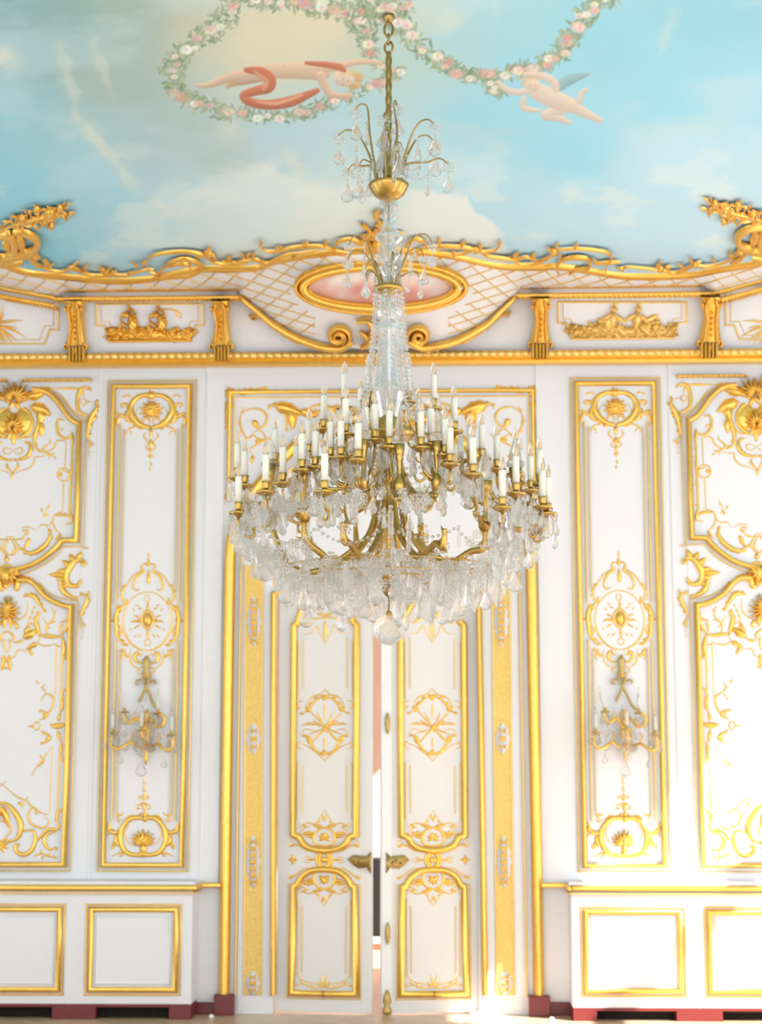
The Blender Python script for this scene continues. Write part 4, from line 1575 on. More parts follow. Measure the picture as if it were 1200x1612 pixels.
b = MB()
rings = []
random.seed(2)
for i in range(13):
    f = i / 12
    ring = []
    for j in range(56):
        a = 2 * PI * j / 56
        x, y = 600 + 121 * f * math.cos(a), 451 + 32 * f * math.sin(a)
        ring.append(oval(x, y, 0.0))
        v = (y - 451) / 28
        c1, c2 = np.array(lin((238, 226, 218))), np.array(lin((226, 158, 140)))
        q = min(1, max(0, 0.45 + 0.7 * v + 0.25 * math.sin(x * 0.09) + 0.15 * math.sin(x * 0.21 + y * 0.2)))
        c3 = np.array(lin((196, 120, 108)))
        cc = c1 * (1 - q) + c2 * q
        g = math.exp(-(((x - 565) / 28) ** 2 + ((y - 455) / 9) ** 2)) + 0.6 * math.exp(-(((x - 650) / 22) ** 2 + ((y - 462) / 8) ** 2))
        cc = cc * (1 - 0.7 * g) + c3 * 0.7 * g
        b.c.append((*cc, 1))
    rings.append(ring)
b.quad_strip(rings, True)
b.build('painted_canvas', CANVAS, op)
R = Relief(oval)
R.ring(600, 451, 122, 33, 7.5, 0.075)
R.ring(600, 451, 113, 27, 1.6, 0.05)
R.build('oval_frame', GOLD, op)
R = Relief(lambda x, y, h, sg=1: oval(x, y, h - 0.02))
R.ring(600, 452, 134, 41, 4.5, 0.06)
for k in range(52):
    a = 2 * PI * k / 52
    R.leaf_raw(600 + 131 * math.cos(a), 452 + 39 * math.sin(a), math.degrees(math.atan2(2.2 * math.sin(a), math.cos(a))) + 60, 14, 3.6, 40, h=0.07)
R.build('leaf_wreath', GOLD, op)

ct = empty('scroll_cartouche', cove(601, 545), 'heavy gilded swags meeting in two volutes below the oval painting', 'cartouche')
swp = lambda x, y, h, sg=1: cove(x, y, h + 0.015)
R = Relief(swp)
R.curve([(376, 463), (404, 486), (433, 510), (471, 531), (508, 543), (537, 545), (556, 532)], 6.5, 0.07, (0.6, 0.8), raw=True)
R.curve([(814, 463), (790, 486), (767, 508), (725, 531), (690, 541), (664, 544), (645, 531)], 6.5, 0.07, (0.6, 0.8), raw=True)
R.build('swag_moulding', GOLD, ct)
for (cx, cy, s) in ((533, 523, 1), (660, 523, -1)):
    R = Relief(swp)
    R.scroll(cx, cy, 21, 90 if s > 0 else 90, -1.6 * s, 4.6, 0.07)
    R.scroll(cx, cy, 13, 60, -1.1 * s, 3, 0.09)
    R.build('volute', GOLD, ct)
for (pts, s_) in (([(398, 502), (404, 496), (420, 500), (440, 520), (470, 540)], 1), ([(800, 500), (795, 494), (778, 500), (758, 520), (728, 540)], -1)):
    R = Relief(swp)
    R.curve(pts, 3.0, 0.05, (0.7, 0.4), raw=True)
    R.scroll(pts[0][0], pts[0][1], 6, 0, 0.9 * s_, 2, 0.05)
    for k in range(8):
        f = k / 7
        R.leaf_raw(601 - s_ * (185 - 110 * f), 492 + 52 * f ** 0.7, 60 if s_ > 0 else 120, 16, 4.5, 40 * s_, h=0.06)
    R.build('acanthus_swag', GOLD, ct)
R = Relief(swp)
R.curve([(562, 498), (580, 496), (588, 515), (580, 535), (568, 543)], 6, 0.09, (0.5, 0.5), raw=True)
R.curve([(634, 498), (618, 496), (610, 515), (618, 535), (630, 543)], 6, 0.09, (0.5, 0.5), raw=True)
R.leaf_raw(598, 494, 90, 52, 10, h=0.1)
for s_ in (-1, 1):
    R.leaf_raw(598 + s_ * 10, 540, -90 + s_ * 30, 34, 7, s_ * 20, h=0.06)
R.build('acanthus_clasp', GOLD, ct)

# ---- rocaille branch running along the ceiling edge
ceilp = lambda x, y, h, sg=1: onZ(x, y, ZC - 0.0) + Vector((0, 0, -0.02 - h))
rb = empty('rocaille_border', onZ(601, 400, ZC), 'gilded rocaille branches running along the edge of the painted ceiling', 'border ornament')
H1 = 0.022
R = Relief(ceilp)
R.z(0, 300, 3)
R.curve([(140, 290), (175, 330), (230, 355), (290, 367), (345, 345), (400, 372), (450, 385), (520, 382), (600, 382), (680, 358), (725, 358)], 1.7, H1, (0.5, 0.6))
R.curve([(700, 350), (695, 318), (720, 290), (790, 275), (880, 272), (960, 285), (1010, 320), (1080, 332), (1150, 328), (1195, 300)], 1.9, H1, (0.6, 0.4))
R.curve([(730, 395), (775, 350), (810, 320), (870, 308), (935, 325), (950, 355), (900, 385), (820, 395), (760, 402)], 3.0, H1, (0.4, 0.5))
R.curve([(795, 345), (840, 330), (890, 335), (900, 355)], 2.6, H1)
R.curve([(710, 370), (740, 380), (735, 400), (715, 410)], 1.7, H1)
for (x, y, a) in ((320, 350, -20), (345, 345, -60), (350, 352, 20), (395, 365, -70), (480, 370, -120), (500, 375, -60), (520, 372, -20), (500, 360, 180), (600, 380, -30), (650, 345, -150), (670, 340, -60),
                  (205, 330, -10), (230, 355, -60), (965, 280, -40), (985, 278, -100), (1000, 285, 30), (1010, 290, 60), (960, 290, 150), (1075, 320, -80), (1080, 330, -30), (1160, 305, -140), (1190, 300, -60)):
    R.leaf(x, y, a, 12, 2.5, 30, h=0.022)
R.blob(345, 350, 6, 4, 0.03); R.blob(500, 372, 6, 4, 0.03); R.blob(985, 285, 7, 5, 0.03)
R.build('left_branch', GOLD, rb)
R = Relief(ceilp)
R.z(350, 330, 2.4)
R.curve([(0, 180), (40, 190), (80, 180), (130, 175), (170, 190), (220, 165), (250, 155), (300, 150), (360, 140)], 2.0, H1, (0.5, 0.5))
R.curve([(140, 120), (160, 140), (200, 145), (260, 130), (320, 125), (380, 125), (430, 140), (480, 150)], 1.9, H1, (0.4, 0.5))
R.curve([(430, 150), (430, 115), (470, 98), (520, 105), (560, 140)], 2.1, H1, (0.6, 0.4))
R.curve([(530, 40), (560, 70), (540, 100), (570, 130), (600, 150)], 3.6, 0.03, (0.4, 0.6))
R.curve([(1050, 120), (1030, 140), (980, 145), (930, 130), (870, 125), (820, 125), (770, 130), (720, 150)], 1.9, H1, (0.4, 0.5))
R.curve([(690, 130), (720, 100), (760, 105), (775, 140)], 2.6, H1, (0.6, 0.4))
R.curve([(830, 150), (900, 155), (960, 135), (1000, 160), (1060, 170), (1110, 175), (1150, 165), (1195, 180)], 2.0, H1, (0.5, 0.5))
for (x, y, a, L) in ((150, 125, -120, 10), (200, 140, -40, 12), (90, 170, -60, 10), (30, 185, -100, 9), (300, 125, -40, 12), (385, 125, -60, 11), (545, 60, -150, 14), (580, 30, -90, 20), (600, 60, -60, 18), (560, 90, 170, 18),
                     (600, 110, -140, 22), (640, 90, -30, 20), (545, 110, 160, 20), (610, 20, -80, 16), (1040, 125, -60, 10), (980, 140, -120, 12), (900, 130, -60, 14), (870, 145, 60, 12), (820, 120, -100, 12),
                     (1100, 170, -70, 10), (1170, 170, -60, 10), (950, 150, -30, 12), (260, 160, 60, 10)):
    R.leaf(x, y, a, L, L * 0.26, 25, h=0.022)
R.rosette(585, 90, 14, 7); R.rosette(600, 50, 10, 6); R.blob(585, 125, 9, 7, 0.04)
R.build('central_crest', GOLD, rb)
R = Relief(ceilp)
R.z(800, 300, 3)
R.curve([(5, 290), (45, 325), (110, 332), (170, 310), (215, 280), (240, 262)], 1.7, H1, (0.5, 0.5))
R.curve([(240, 262), (320, 258), (400, 262), (470, 275), (490, 300), (470, 330), (460, 375)], 1.9, H1, (0.5, 0.5))
R.curve([(240, 380), (235, 335), (270, 308), (330, 300), (380, 310), (380, 350), (320, 360), (290, 380)], 3.0, H1, (0.4, 0.5))
R.curve([(400, 330), (450, 325), (500, 322), (530, 320)], 2.0, H1)
R.curve([(540, 365), (560, 345), (620, 348), (690, 355), (740, 360), (790, 372), (850, 350), (880, 335), (960, 340), (1030, 320), (1080, 290)], 1.7, H1, (0.5, 0.5))
for (x, y, a) in ((210, 275, -150), (225, 262, -80), (240, 280, 60), (200, 290, 120), (110, 320, -80), (30, 300, -60), (310, 260, -60), (480, 325, -20), (420, 330, -140), (545, 350, 160), (700, 350, -60), (720, 350, -110), (740, 352, -30),
                  (880, 335, -40), (870, 330, -120), (900, 335, 20), (830, 350, -160), (980, 330, -130), (1050, 300, -100), (1080, 290, -40)):
    R.leaf(x, y, a, 12, 2.5, 30, h=0.022)
R.blob(720, 355, 6, 4, 0.03); R.blob(215, 275, 7, 5, 0.03); R.blob(885, 335, 6, 4, 0.03)
R.build('right_branch', GOLD, rb)

# ---- rose sprays in the ceiling corners
for side in (0, 1):
    c0 = onZ(30 if side == 0 else 1175, 380, ZC)
    root = empty('rose_spray', c0, ('gilded spray of roses and scrolls in the left ceiling corner', 'gilded spray of roses and scrolls in the right ceiling corner')[side], 'ceiling ornament', 'gilded corner rose sprays')

    def cp(x, y, h, sg=1, side=side):
        if side:
            x, y = 1203 - x + 18, y - 7
        return ceilp(x, y, h)
    R = Relief(cp)
    R.z(0, 300, 3)
    R.curve([(-60, 190), (20, 165), (80, 140), (140, 125), (200, 110), (260, 90), (325, 48)], 2.4, 0.02)
    random.seed(11)
    for (x, y) in ((50, 130), (90, 115), (120, 135), (150, 110), (160, 150), (185, 80), (200, 140), (270, 70), (290, 100), (300, 60), (250, 120), (75, 150), (10, 155), (130, 90), (320, 100), (220, 130), (180, 130), (100, 160)):
        a = random.uniform(0, 360)
        for q in range(3):
            R.leaf(x, y, a + q * 115, random.uniform(9, 17), random.uniform(1.4, 2.3), 30, h=0.015)
    R.leaf(315, 55, -30, 9, 2.5); R.leaf(320, 100, -5, 12, 2)
    R.build('leaf_branch', GOLD, root)
    for (x, y, r) in ((235, 98, 14), (175, 75, 7), (105, 120, 9), (245, 150, 5), (285, 65, 6)):
        R = Relief(cp)
        R.z(0, 300, 3)
        R.rosette(x, y, r, 8)
        R.ring(x, y, r * 0.55, r * 0.45, 2, 0.025)
        R.blob(x, y, r * 0.35, r * 0.3, 0.03)
        R.build('rose', GOLD, root)
    R = Relief(cp)
    R.z(0, 300, 3)
    R.curve([(60, 180), (130, 185), (175, 220), (165, 260), (120, 275), (95, 255)], 6, 0.04, (0.5, 0.6))
    R.curve([(-20, 200), (40, 190), (70, 230), (60, 280), (20, 300), (-40, 290)], 7, 0.045, (0.6, 0.6))
    R.curve([(180, 265), (130, 285), (60, 295), (0, 320), (40, 330), (110, 320)], 6, 0.04, (0.5, 0.5))
    R.curve([(130, 295), (170, 330), (215, 350)], 3, 0.025)
    R.leaf(80, 200, 60, 30, 8, 20, h=0.035); R.leaf(10, 230, 30, 26, 8, 20, h=0.035); R.leaf(150, 290, 20, 16, 5, h=0.03); R.leaf(200, 315, 10, 9, 3)
    R.curve([(-80, 300), (-20, 310), (40, 330)], 6, 0.04)
    R.build('corner_scroll', GOLD, root)


# ------------------------------------------------------------------ the painted ceiling
def project(P):
    """P: (...,3) numpy -> photo coordinates"""
    d = P - np.array(CAM)
    z = d @ np.array(FW)
    return CX + FPX * (d @ np.array(RT)) / z, CY - FPX * (d @ np.array(UP)) / z


def srgb(c):
    c = np.array(c, float) / 255
    return np.where(c <= 0.04045, c / 12.92, ((c + 0.055) / 1.055) ** 2.4)


def fbm(x, y, seed, octs=5):
    rng = np.random.RandomState(seed)
    out = np.zeros_like(x)
    amp, tot = 1.0, 0
    for o in range(octs):
        g = rng.rand(128, 128)
        xi, yi = np.floor(x).astype(int), np.floor(y).astype(int)
        fx, fy = x - xi, y - yi
        fx, fy = fx * fx * (3 - 2 * fx), fy * fy * (3 - 2 * fy)
        A = g[xi % 128, yi % 128]; B = g[(xi + 1) % 128, yi % 128]; C = g[xi % 128, (yi + 1) % 128]; D = g[(xi + 1) % 128, (yi + 1) % 128]
        out += amp * ((A * (1 - fx) + B * fx) * (1 - fy) + (C * (1 - fx) + D * fx) * fy)
        tot += amp
        amp *= 0.5
        x, y = x * 2.03 + 17, y * 2.03 + 5
    return out / tot


def paint_ceiling():
    xs = np.arange(-3.3, 3.3001, 0.0058)
    ys = np.concatenate([np.arange(-0.3, -5.7, -0.0138), np.arange(-5.7, -7.4, -0.08)])
    XX, YY = np.meshgrid(xs, ys, indexing='ij')
    P = np.stack([XX, YY, np.full_like(XX, ZC)], -1)
    px, py = project(P)
    rngs = [(py[:, j].min(), py[:, j].max()) for j in range(py.shape[1])]
    ctrl = [((0, 0), (134, 170, 168)), ((0, 90), (150, 188, 190)), ((0, 180), (160, 206, 216)), ((0, 300), (158, 210, 222)), ((60, 400), (158, 212, 224)), ((110, 50), (150, 178, 172)),
            ((200, 120), (176, 190, 180)), ((210, 30), (170, 184, 170)), ((300, 30), (200, 198, 176)), ((400, 60), (226, 214, 182)), ((490, 40), (232, 218, 184)), ((420, 20), (222, 210, 180)),
            ((250, 230), (180, 204, 204)), ((350, 250), (190, 204, 200)), ((150, 300), (172, 214, 222)), ((300, 320), (200, 224, 226)), ((250, 400), (196, 222, 226)), ((420, 330), (206, 228, 232)),
            ((500, 360), (232, 234, 226)), ((560, 300), (214, 228, 226)), ((450, 220), (188, 214, 218)), ((540, 170), (182, 212, 218)), ((560, 80), (206, 208, 190)),
            ((620, 90), (186, 210, 204)), ((660, 30), (206, 214, 198)), ((720, 60), (178, 212, 216)), ((800, 30), (172, 212, 222)), ((830, 130), (162, 212, 226)), ((760, 200), (166, 214, 226)), ((950, 60), (160, 210, 222)),
            ((1100, 40), (158, 206, 218)), ((1190, 20), (156, 202, 214)), ((1050, 150), (164, 214, 228)), ((1190, 160), (170, 214, 228)), ((900, 240), (166, 216, 230)), ((1050, 260), (198, 224, 232)),
            ((1180, 260), (200, 222, 228)), ((760, 280), (188, 224, 234)), ((880, 360), (202, 226, 234)), ((1000, 380), (206, 228, 236)), ((1120, 350), (206, 226, 232)), ((820, 400), (196, 226, 236)), ((650, 400), (232, 234, 228)), ((350, 400), (226, 230, 224))]
    num = np.zeros(px.shape + (3,)); den = np.zeros(px.shape)
    wx = px + 60 * (fbm(px / 90, py / 60, 4) - 0.5); wy = py + 40 * (fbm(px / 90, py / 60, 9) - 0.5)
    for (p, c) in ctrl:
        wgt = 1.0 / (((wx - p[0]) ** 2 + ((wy - p[1]) * 1.3) ** 2) / 900 + 1.0) ** 1.6
        num += wgt[..., None] * srgb(c)
        den += wgt
    col = num / den[..., None]

    def over(mask, c):
        nonlocal col
        m = np.clip(mask, 0, 1)[..., None]
        col = col * (1 - m) + srgb(c) * m
    n1 = fbm(px / 70, py / 34, 21); n2 = fbm(px / 26, py / 16, 33); n3 = fbm(px / 180, py / 70, 8)
    sm = lambda a, b, x: np.clip((x - a) / (b - a), 0, 1) ** 2 * (3 - 2 * np.clip((x - a) / (b - a), 0, 1))
    over(0.5 * sm(0.52, 0.72, n1) * sm(160, 330, py), (240, 238, 226))
    over(0.35 * sm(0.5, 0.7, n3), (206, 222, 224))
    # large bright cloud bank under the crown
    yc = np.interp(px, [180, 260, 330, 400, 470, 560, 640, 690, 735, 748, 765, 795, 810], [420, 330, 262, 252, 268, 290, 296, 300, 308, 330, 340, 362, 430])
    over(0.85 * sm(-6, 26, py - yc + 26 * (n2 - 0.5) + 12 * (n1 - 0.5)) * sm(200, 420, px) * (1 - sm(790, 812, px)) * (0.55 + 0.45 * n1), (240, 238, 226))
    over(0.9 * sm(-2, 6, py - yc + 10 * (n2 - 0.5)) * sm(620, 660, px) * (1 - sm(770, 800, px)), (244, 240, 230))
    # cream light behind the left putto, grey mass on its left
    over(0.55 * np.exp(-(((px - 440) / 120) ** 2 + ((py - 75) / 62) ** 2)), (234, 218, 180))
    over(0.35 * np.exp(-(((px - 300) / 90) ** 2 + ((py - 200) / 60) ** 2)), (182, 188, 176))
    # slanting wisps at left
    for (x0, y0, x1, y1, wd, am) in ((95, 75, 125, 190, 7, 0.5), (120, 180, 190, 265, 6, 0.75), (145, 60, 178, 150, 6, 0.45), (185, 270, 215, 300, 4, 0.5), (240, 315, 275, 345, 4, 0.7), (0, 75, 14, 100, 12, 0.8), (450, 240, 475, 275, 6, 0.6),
                                     (345, 205, 372, 215, 8, 0.5), (1060, 20, 1040, 85, 5, 0.35), (725, 25, 690, 40, 10, 0.5), (780, 0, 782, 30, 5, 0.4), (1130, 190, 1000, 215, 10, 0.3)):
        dx, dy = x1 - x0, y1 - y0
        t = np.clip(((px - x0) * dx + (py - y0) * dy) / (dx * dx + dy * dy), 0, 1)
        dd = np.maximum(0, np.hypot(px - x0 - t * dx, py - y0 - t * dy) + 26 * (n2 - 0.5) + 16 * (n1 - 0.5))
        over(0.75 * am * (0.25 + 0.75 * np.sin(np.pi * (0.12 + 0.76 * t))) * np.exp(-(dd / (wd * 1.5)) ** 2), (238, 230, 206))

    def limb(pts, rs, c, dark=0.82, am=1.0, edge=1.2):
        """soft painted limb: chain of tapered strokes"""
        if len(pts) > 2:
            q_ = [Vector((a_[0], a_[1])) for a_ in pts]
            q_, rs = spline3(q_, 4, list(rs))
            pts = [(a_.x, a_.y) for a_ in q_]
        best = np.full(px.shape, 1e9); tt = np.zeros(px.shape)
        for i in range(len(pts) - 1):
            (x0, y0), (x1, y1) = pts[i], pts[i + 1]
            dx, dy = x1 - x0, y1 - y0
            t = np.clip(((px - x0) * dx + (py - y0) * dy) / (dx * dx + dy * dy + 1e-6), 0, 1)
            r = rs[i] + (rs[i + 1] - rs[i]) * t
            d = np.hypot(px - x0 - t * dx, py - y0 - t * dy) - r
            cr_ = (py - y0 - t * dy) / (r + 1e-3)
            m = d < best
            tt = np.where(m, cr_, tt)
            best = np.where(m, d, best)
        shade = np.clip(1.04 - (1 - dark) * (0.5 + 0.5 * np.clip(tt, -1, 1)), 0, 1.1)
        m = (np.clip(0.5 - best / (2 * edge), 0, 1) * am)[..., None]
        nonlocal col
        col = col * (1 - m) + (srgb(c) * shade[..., None] ** 2) * m

    def dab(x, y, rx, ry, ang, c, am=0.9):
        nonlocal col
        R_ = max(rx, ry) * 1.6 + 2
        js = [j for j in range(len(rngs)) if rngs[j][1] > y - R_ and rngs[j][0] < y + R_]
        if not js:
            return
        j0, j1 = min(js), max(js) + 1
        sub = px[:, j0:j1]
        ii = np.where((sub.min(1) < x + R_) & (sub.max(1) > x - R_))[0]
        if not len(ii):
            return
        i0, i1 = ii[0], ii[-1] + 1
        X, Y = px[i0:i1, j0:j1] - x, py[i0:i1, j0:j1] - y
        ca, sa = math.cos(ang), math.sin(ang)
        d = np.hypot((X * ca + Y * sa) / rx, (-X * sa + Y * ca) / ry)
        m = (np.clip((1.25 - d) / 0.5, 0, 1) * am)[..., None]
        col[i0:i1, j0:j1] = col[i0:i1, j0:j1] * (1 - m) + srgb(c) * m

    rnd = random.Random(4)
    LEAF = [(150, 164, 130), (170, 178, 140), (132, 150, 122), (188, 190, 156), (160, 172, 150)]
    FLOW = [(226, 178, 164), (216, 158, 146), (238, 224, 206), (232, 206, 190), (226, 188, 172), (240, 230, 212), (236, 220, 200)]

    def garland(pts, w0, w1, nl, nf, am=0.8):
        P_ = spline2(pts, 10)
        for k in range(int(nl * 1.5)):
            f = rnd.random(); p = P_[min(len(P_) - 1, int(f * len(P_)))]
            ww = w0 + (w1 - w0) * f
            a = rnd.uniform(0, 2 * PI); r = ww * rnd.random() ** 0.7 * 1.25
            dab(p.x + 1.25 * r * math.cos(a), p.y + r * math.sin(a), rnd.uniform(4, 8), rnd.uniform(1.3, 2.5), rnd.uniform(0, PI), rnd.choice(LEAF), am)
        nf = int(nf * 1.25)
        for k in range(nf):
            f = (k + rnd.uniform(0.0, 1.0)) / nf; p = P_[min(len(P_) - 1, int(f * len(P_)))]
            ww = (w0 + (w1 - w0) * f) * 0.5
            x, y = p.x + rnd.uniform(-ww, ww), p.y + rnd.uniform(-ww, ww)
            r = rnd.uniform(4.5, 9.5)
            c = rnd.choice(FLOW)
            dab(x, y, r * 1.15, r * 0.8, 0, c, am)
            for q in range(5):
                a = q * 1.26
                dab(x + r * 0.55 * math.cos(a), y + r * 0.4 * math.sin(a), r * 0.42, r * 0.3, a, tuple(min(255, v + rnd.choice((-18, 14, 20))) for v in c), am * 0.8)
            dab(x, y, r * 0.3, r * 0.25, 0, (204, 150, 122), am * 0.5)
    h = lambda L: [(x / 2, y / 2) for (x, y) in L]
    h2 = lambda L: [(600 + x / 2, y / 2) for (x, y) in L]
    garland(h([(740, -10), (705, 60), (650, 110), (580, 160), (540, 220), (560, 285), (620, 325), (700, 350)]), 14, 12, 260, 15)
    garland(h([(700, 350), (820, 365), (930, 362), (1000, 340), (1080, 310), (1190, 265), (1260, 230)]), 9, 9, 150, 12)
    garland(h([(800, -8), (860, 5), (940, 12), (1020, 25), (1100, 40), (1160, 50), (1240, 40)]), 12, 18, 220, 14)
    garland(h([(1120, 60), (1150, 110), (1170, 170), (1230, 230)]), 14, 8, 90, 6)
    garland(h2([(-60, 20), (30, 50), (80, 100), (130, 155), (200, 200), (270, 234), (340, 240), (430, 225)]), 14, 10, 230, 14)
    garland(h2([(430, 225), (510, 200), (570, 165), (600, 110), (640, 50), (680, 5), (730, -15)]), 10, 15, 220, 15)
    garland(h2([(330, 240), (345, 275), (370, 290)]), 9, 7, 40, 4)
    garland([(590, 5), (612, 12), (640, 8)], 14, 12, 60, 6)
    FL, FL2 = (238, 202, 172), (240, 212, 190)
    # reclining putto with red drapery
    limb(h([(855, 232), (780, 250), (735, 262), (715, 272)]), [9, 8, 5, 3], (226, 182, 150), 0.75)
    limb(h([(840, 225), (770, 238), (720, 245), (660, 268), (622, 270)]), [11, 11, 8, 4.5, 3], FL, 0.74)
    limb(h([(835, 224), (900, 222), (960, 222), (1015, 228)]), [11, 13, 14, 13], FL, 0.78)
    limb(h([(1010, 215), (1060, 212), (1110, 197), (1170, 195), (1200, 200)]), [7, 6, 5, 4, 3], FL, 0.8)
    limb(h([(1010, 240), (1025, 275), (1045, 298), (1105, 302)]), [8, 7, 5.5, 3.5], FL, 0.75)
    limb(h([(1075, 245), (1095, 250)]), [13, 13], FL2, 0.82)
    for (x, y) in ((1120, 235), (1130, 250), (1125, 268), (1105, 228), (1135, 240), (1110, 275), (1080, 228)):
        dab(x / 2, y / 2, 6, 5, 0, rnd.choice([(222, 184, 126), (206, 164, 108), (232, 200, 146)]), 0.85)
    dab(1080 / 2, 248 / 2, 1.6, 1, 0, (150, 96, 80), 0.7); dab(1096 / 2, 256 / 2, 1.6, 1, 0, (150, 96, 80), 0.7); dab(1080 / 2, 264 / 2, 2, 0.9, 0, (190, 100, 90), 0.7)
    dab(895 / 2, 208 / 2, 1.4, 1, 0, (196, 140, 110), 0.6)
    RD = (222, 136, 104)
    limb(h([(775, 220), (820, 226), (848, 250), (845, 275), (800, 288), (768, 302), (790, 322), (850, 330), (920, 318), (1000, 285)]), [4, 8, 10, 9, 7, 7, 7, 8, 9, 4], RD, 0.72)
    limb(h([(800, 225), (838, 255), (830, 280)]), [2, 4, 3], (236, 168, 134), 0.9, 0.7)
    limb(h([(810, 320), (870, 326), (950, 300)]), [1.5, 3, 2], (240, 178, 146), 0.9, 0.7)
    limb(h([(965, 198), (1030, 204), (1070, 212), (1085, 222)]), [3, 5, 6, 3], RD, 0.76)
    # flying winged putto
    limb(h2([(560, 272), (595, 250), (655, 232)]), [8, 9, 2], (168, 196, 200), 0.8)
    limb(h2([(600, 335), (640, 355), (692, 380)]), [10, 8, 4], FL2, 0.8, 0.92)
    limb(h2([(560, 350), (520, 362), (560, 372), (592, 386)]), [9, 8, 6, 4], FL2, 0.8, 0.92)
    limb(h2([(625, 320), (632, 292), (648, 282)]), [5, 4, 3], FL2, 0.8, 0.92)
    limb(h2([(495, 290), (540, 310), (590, 330)]), [14, 15, 13], FL2, 0.82, 0.92)
    limb(h2([(455, 235), (500, 238), (540, 255), (550, 280)]), [4, 6, 7, 6], FL2, 0.82, 0.92)
    limb(h2([(370, 260), (400, 285), (440, 290), (480, 280)]), [4, 5, 5, 6], FL2, 0.82, 0.92)
    limb(h2([(450, 310), (450, 340), (500, 348)]), [4, 5, 3], FL2, 0.82, 0.9)
    limb(h2([(468, 264), (482, 266)]), [10, 10], FL2, 0.84, 0.95)
    for (x, y) in ((455, 250), (470, 245), (490, 246), (448, 262)):
        dab(600 + x / 2, y / 2, 5, 3.5, 0, (222, 186, 140), 0.7)
    dab(600 + 470 / 2, 268 / 2, 1.3, 0.9, 0, (170, 120, 100), 0.6); dab(600 + 484 / 2, 270 / 2, 1.3, 0.9, 0, (170, 120, 100), 0.6)

    nx, ny = XX.shape
    me = bpy.data.meshes.new('ceiling_painting')
    v = P.reshape(-1, 3).astype(np.float32)
    idx = np.arange(nx * ny).reshape(nx, ny)
    q = np.stack([idx[:-1, :-1], idx[1:, :-1], idx[1:, 1:], idx[:-1, 1:]], -1).reshape(-1, 4)
    me.vertices.add(len(v)); me.vertices.foreach_set('co', v.ravel())
    me.loops.add(q.size); me.loops.foreach_set('vertex_index', q.ravel().astype(np.int32))
    me.polygons.add(len(q))
    me.polygons.foreach_set('loop_start', np.arange(0, q.size, 4, dtype=np.int32))
    me.update(calc_edges=True)
    ca = me.color_attributes.new('paint', 'FLOAT_COLOR', 'POINT')
    col = col * np.array([0.835, 0.97, 1.075])
    cc = np.concatenate([np.clip(col.reshape(-1, 3), 0, 0.97), np.ones((nx * ny, 1))], 1).astype(np.float32)
    ca.data.foreach_set('color', cc.ravel())
    me.materials.append(FRESCO)
    o = bpy.data.objects.new('ceiling_painting', me)
    COL.objects.link(o)
    tag(o, 'painted sky ceiling with flower garlands, a reclining putto in red drapery and a winged putto', 'ceiling painting')


paint_ceiling()

# ------------------------------------------------------------------ the chandelier
AX, AY = HANG.x, HANG.y
SCH = FPX / dep(Vector((AX, AY, 3.3)))            # pixels per metre at the chandelier's axis


def CZ(y):
    return onY(612, y, AY).z


def CH(a, r, y):
    """a: degrees round the axis (90 = towards the viewer), r and y in photo pixels at the axis"""
    a = math.radians(a)
    return Vector((AX + r * math.cos(a) / SCH, AY - r * math.sin(a) / SCH, CZ(y)))


def cl(prof, y_flip=True):
    return [(r / SCH, CZ(y)) for (r, y) in prof]


ch = empty('chandelier', (AX, AY, CZ(905)), 'huge crystal and gilt bronze chandelier with ivory candles hanging from the painted ceiling', 'chandelier')
A0 = (AX, AY, 0)
b = MB(); b.lathe(cl([(3, 24), (10, 25), (11, 28), (6, 33), (3, 37)]), A0, 16)
b.build('ceiling_hook', BRONZED, ch)
for k, (y0, y1, rot) in enumerate(((36, 58, 0), (54, 70, 90), (66, 84, 20))):
    b = MB()
    pts = []
    for i in range(25):
        t = 2 * PI * i / 24
        rr = 7.0 * math.sin(t)
        pts.append(CH(rot, rr, (y0 + y1) / 2 - (y1 - y0) / 2 * math.cos(t)))
    b.tube(pts, 2.0 / SCH, 8, caps=False)
    b.build('chain_link', BRONZED, ch)
b = MB()
prof = []
for i in range(60):
    y = 82 + (283 - 82) * i / 59
    prof.append((4.4 + 1.0 * (1 if (i // 3) % 2 else 0), y))
b.lathe(cl(prof), A0, 10)
b.lathe(cl([(4, 262), (7, 266), (5, 270), (8, 276), (10, 284)]), A0, 14)
b.build('suspension_rod', BRONZED, ch)
b = MB(); b.lathe(cl([(6, 276), (14, 284), (30, 288), (33, 291), (31, 295), (29, 299), (24, 307), (17, 312), (9, 315)]), A0, 40, flute=0.05)
b.build('corona_bowl', BRONZE, ch)


# --- crystal shapes, hanging from their own origin
def mesh_of(mb, name, m, smooth=False):
    me = bpy.data.meshes.new(name)
    me.from_pydata([tuple(p) for p in mb.v], [], mb.f)
    me.materials.append(m)
    if smooth:
        me.polygons.foreach_set('use_smooth', [True] * len(me.polygons))
    me.update()
    return me


def rosette_into(b, z, r):
    for k in range(8):
        a = 2 * PI * k / 8
        b.ball((r * math.cos(a), 0, z + r * math.sin(a)), r * 0.36, 6, 4, (1, 0.7, 1))
    b.ball((0, -r * 0.25, z), r * 0.5, 8, 5)


def pear(L, wd, ros=0.0):
    b = MB()
    z0 = 0.0
    if ros:
        rosette_into(b, -ros, ros)
        z0 = -2 * ros
    b.ball((0, 0, z0 - 0.008), 0.008, 6, 4)
    z0 -= 0.016
    pr = [(0.06, 0.0), (0.20, -0.10), (0.30, -0.25), (0.62, -0.45), (0.95, -0.66), (1.0, -0.76), (0.80, -0.89), (0.40, -0.97), (0.05, -1.0)]
    b.lathe([(r * wd, z0 + z * L) for (r, z) in reversed(pr)], (0, 0, 0), 8, sy=0.5)
    return b


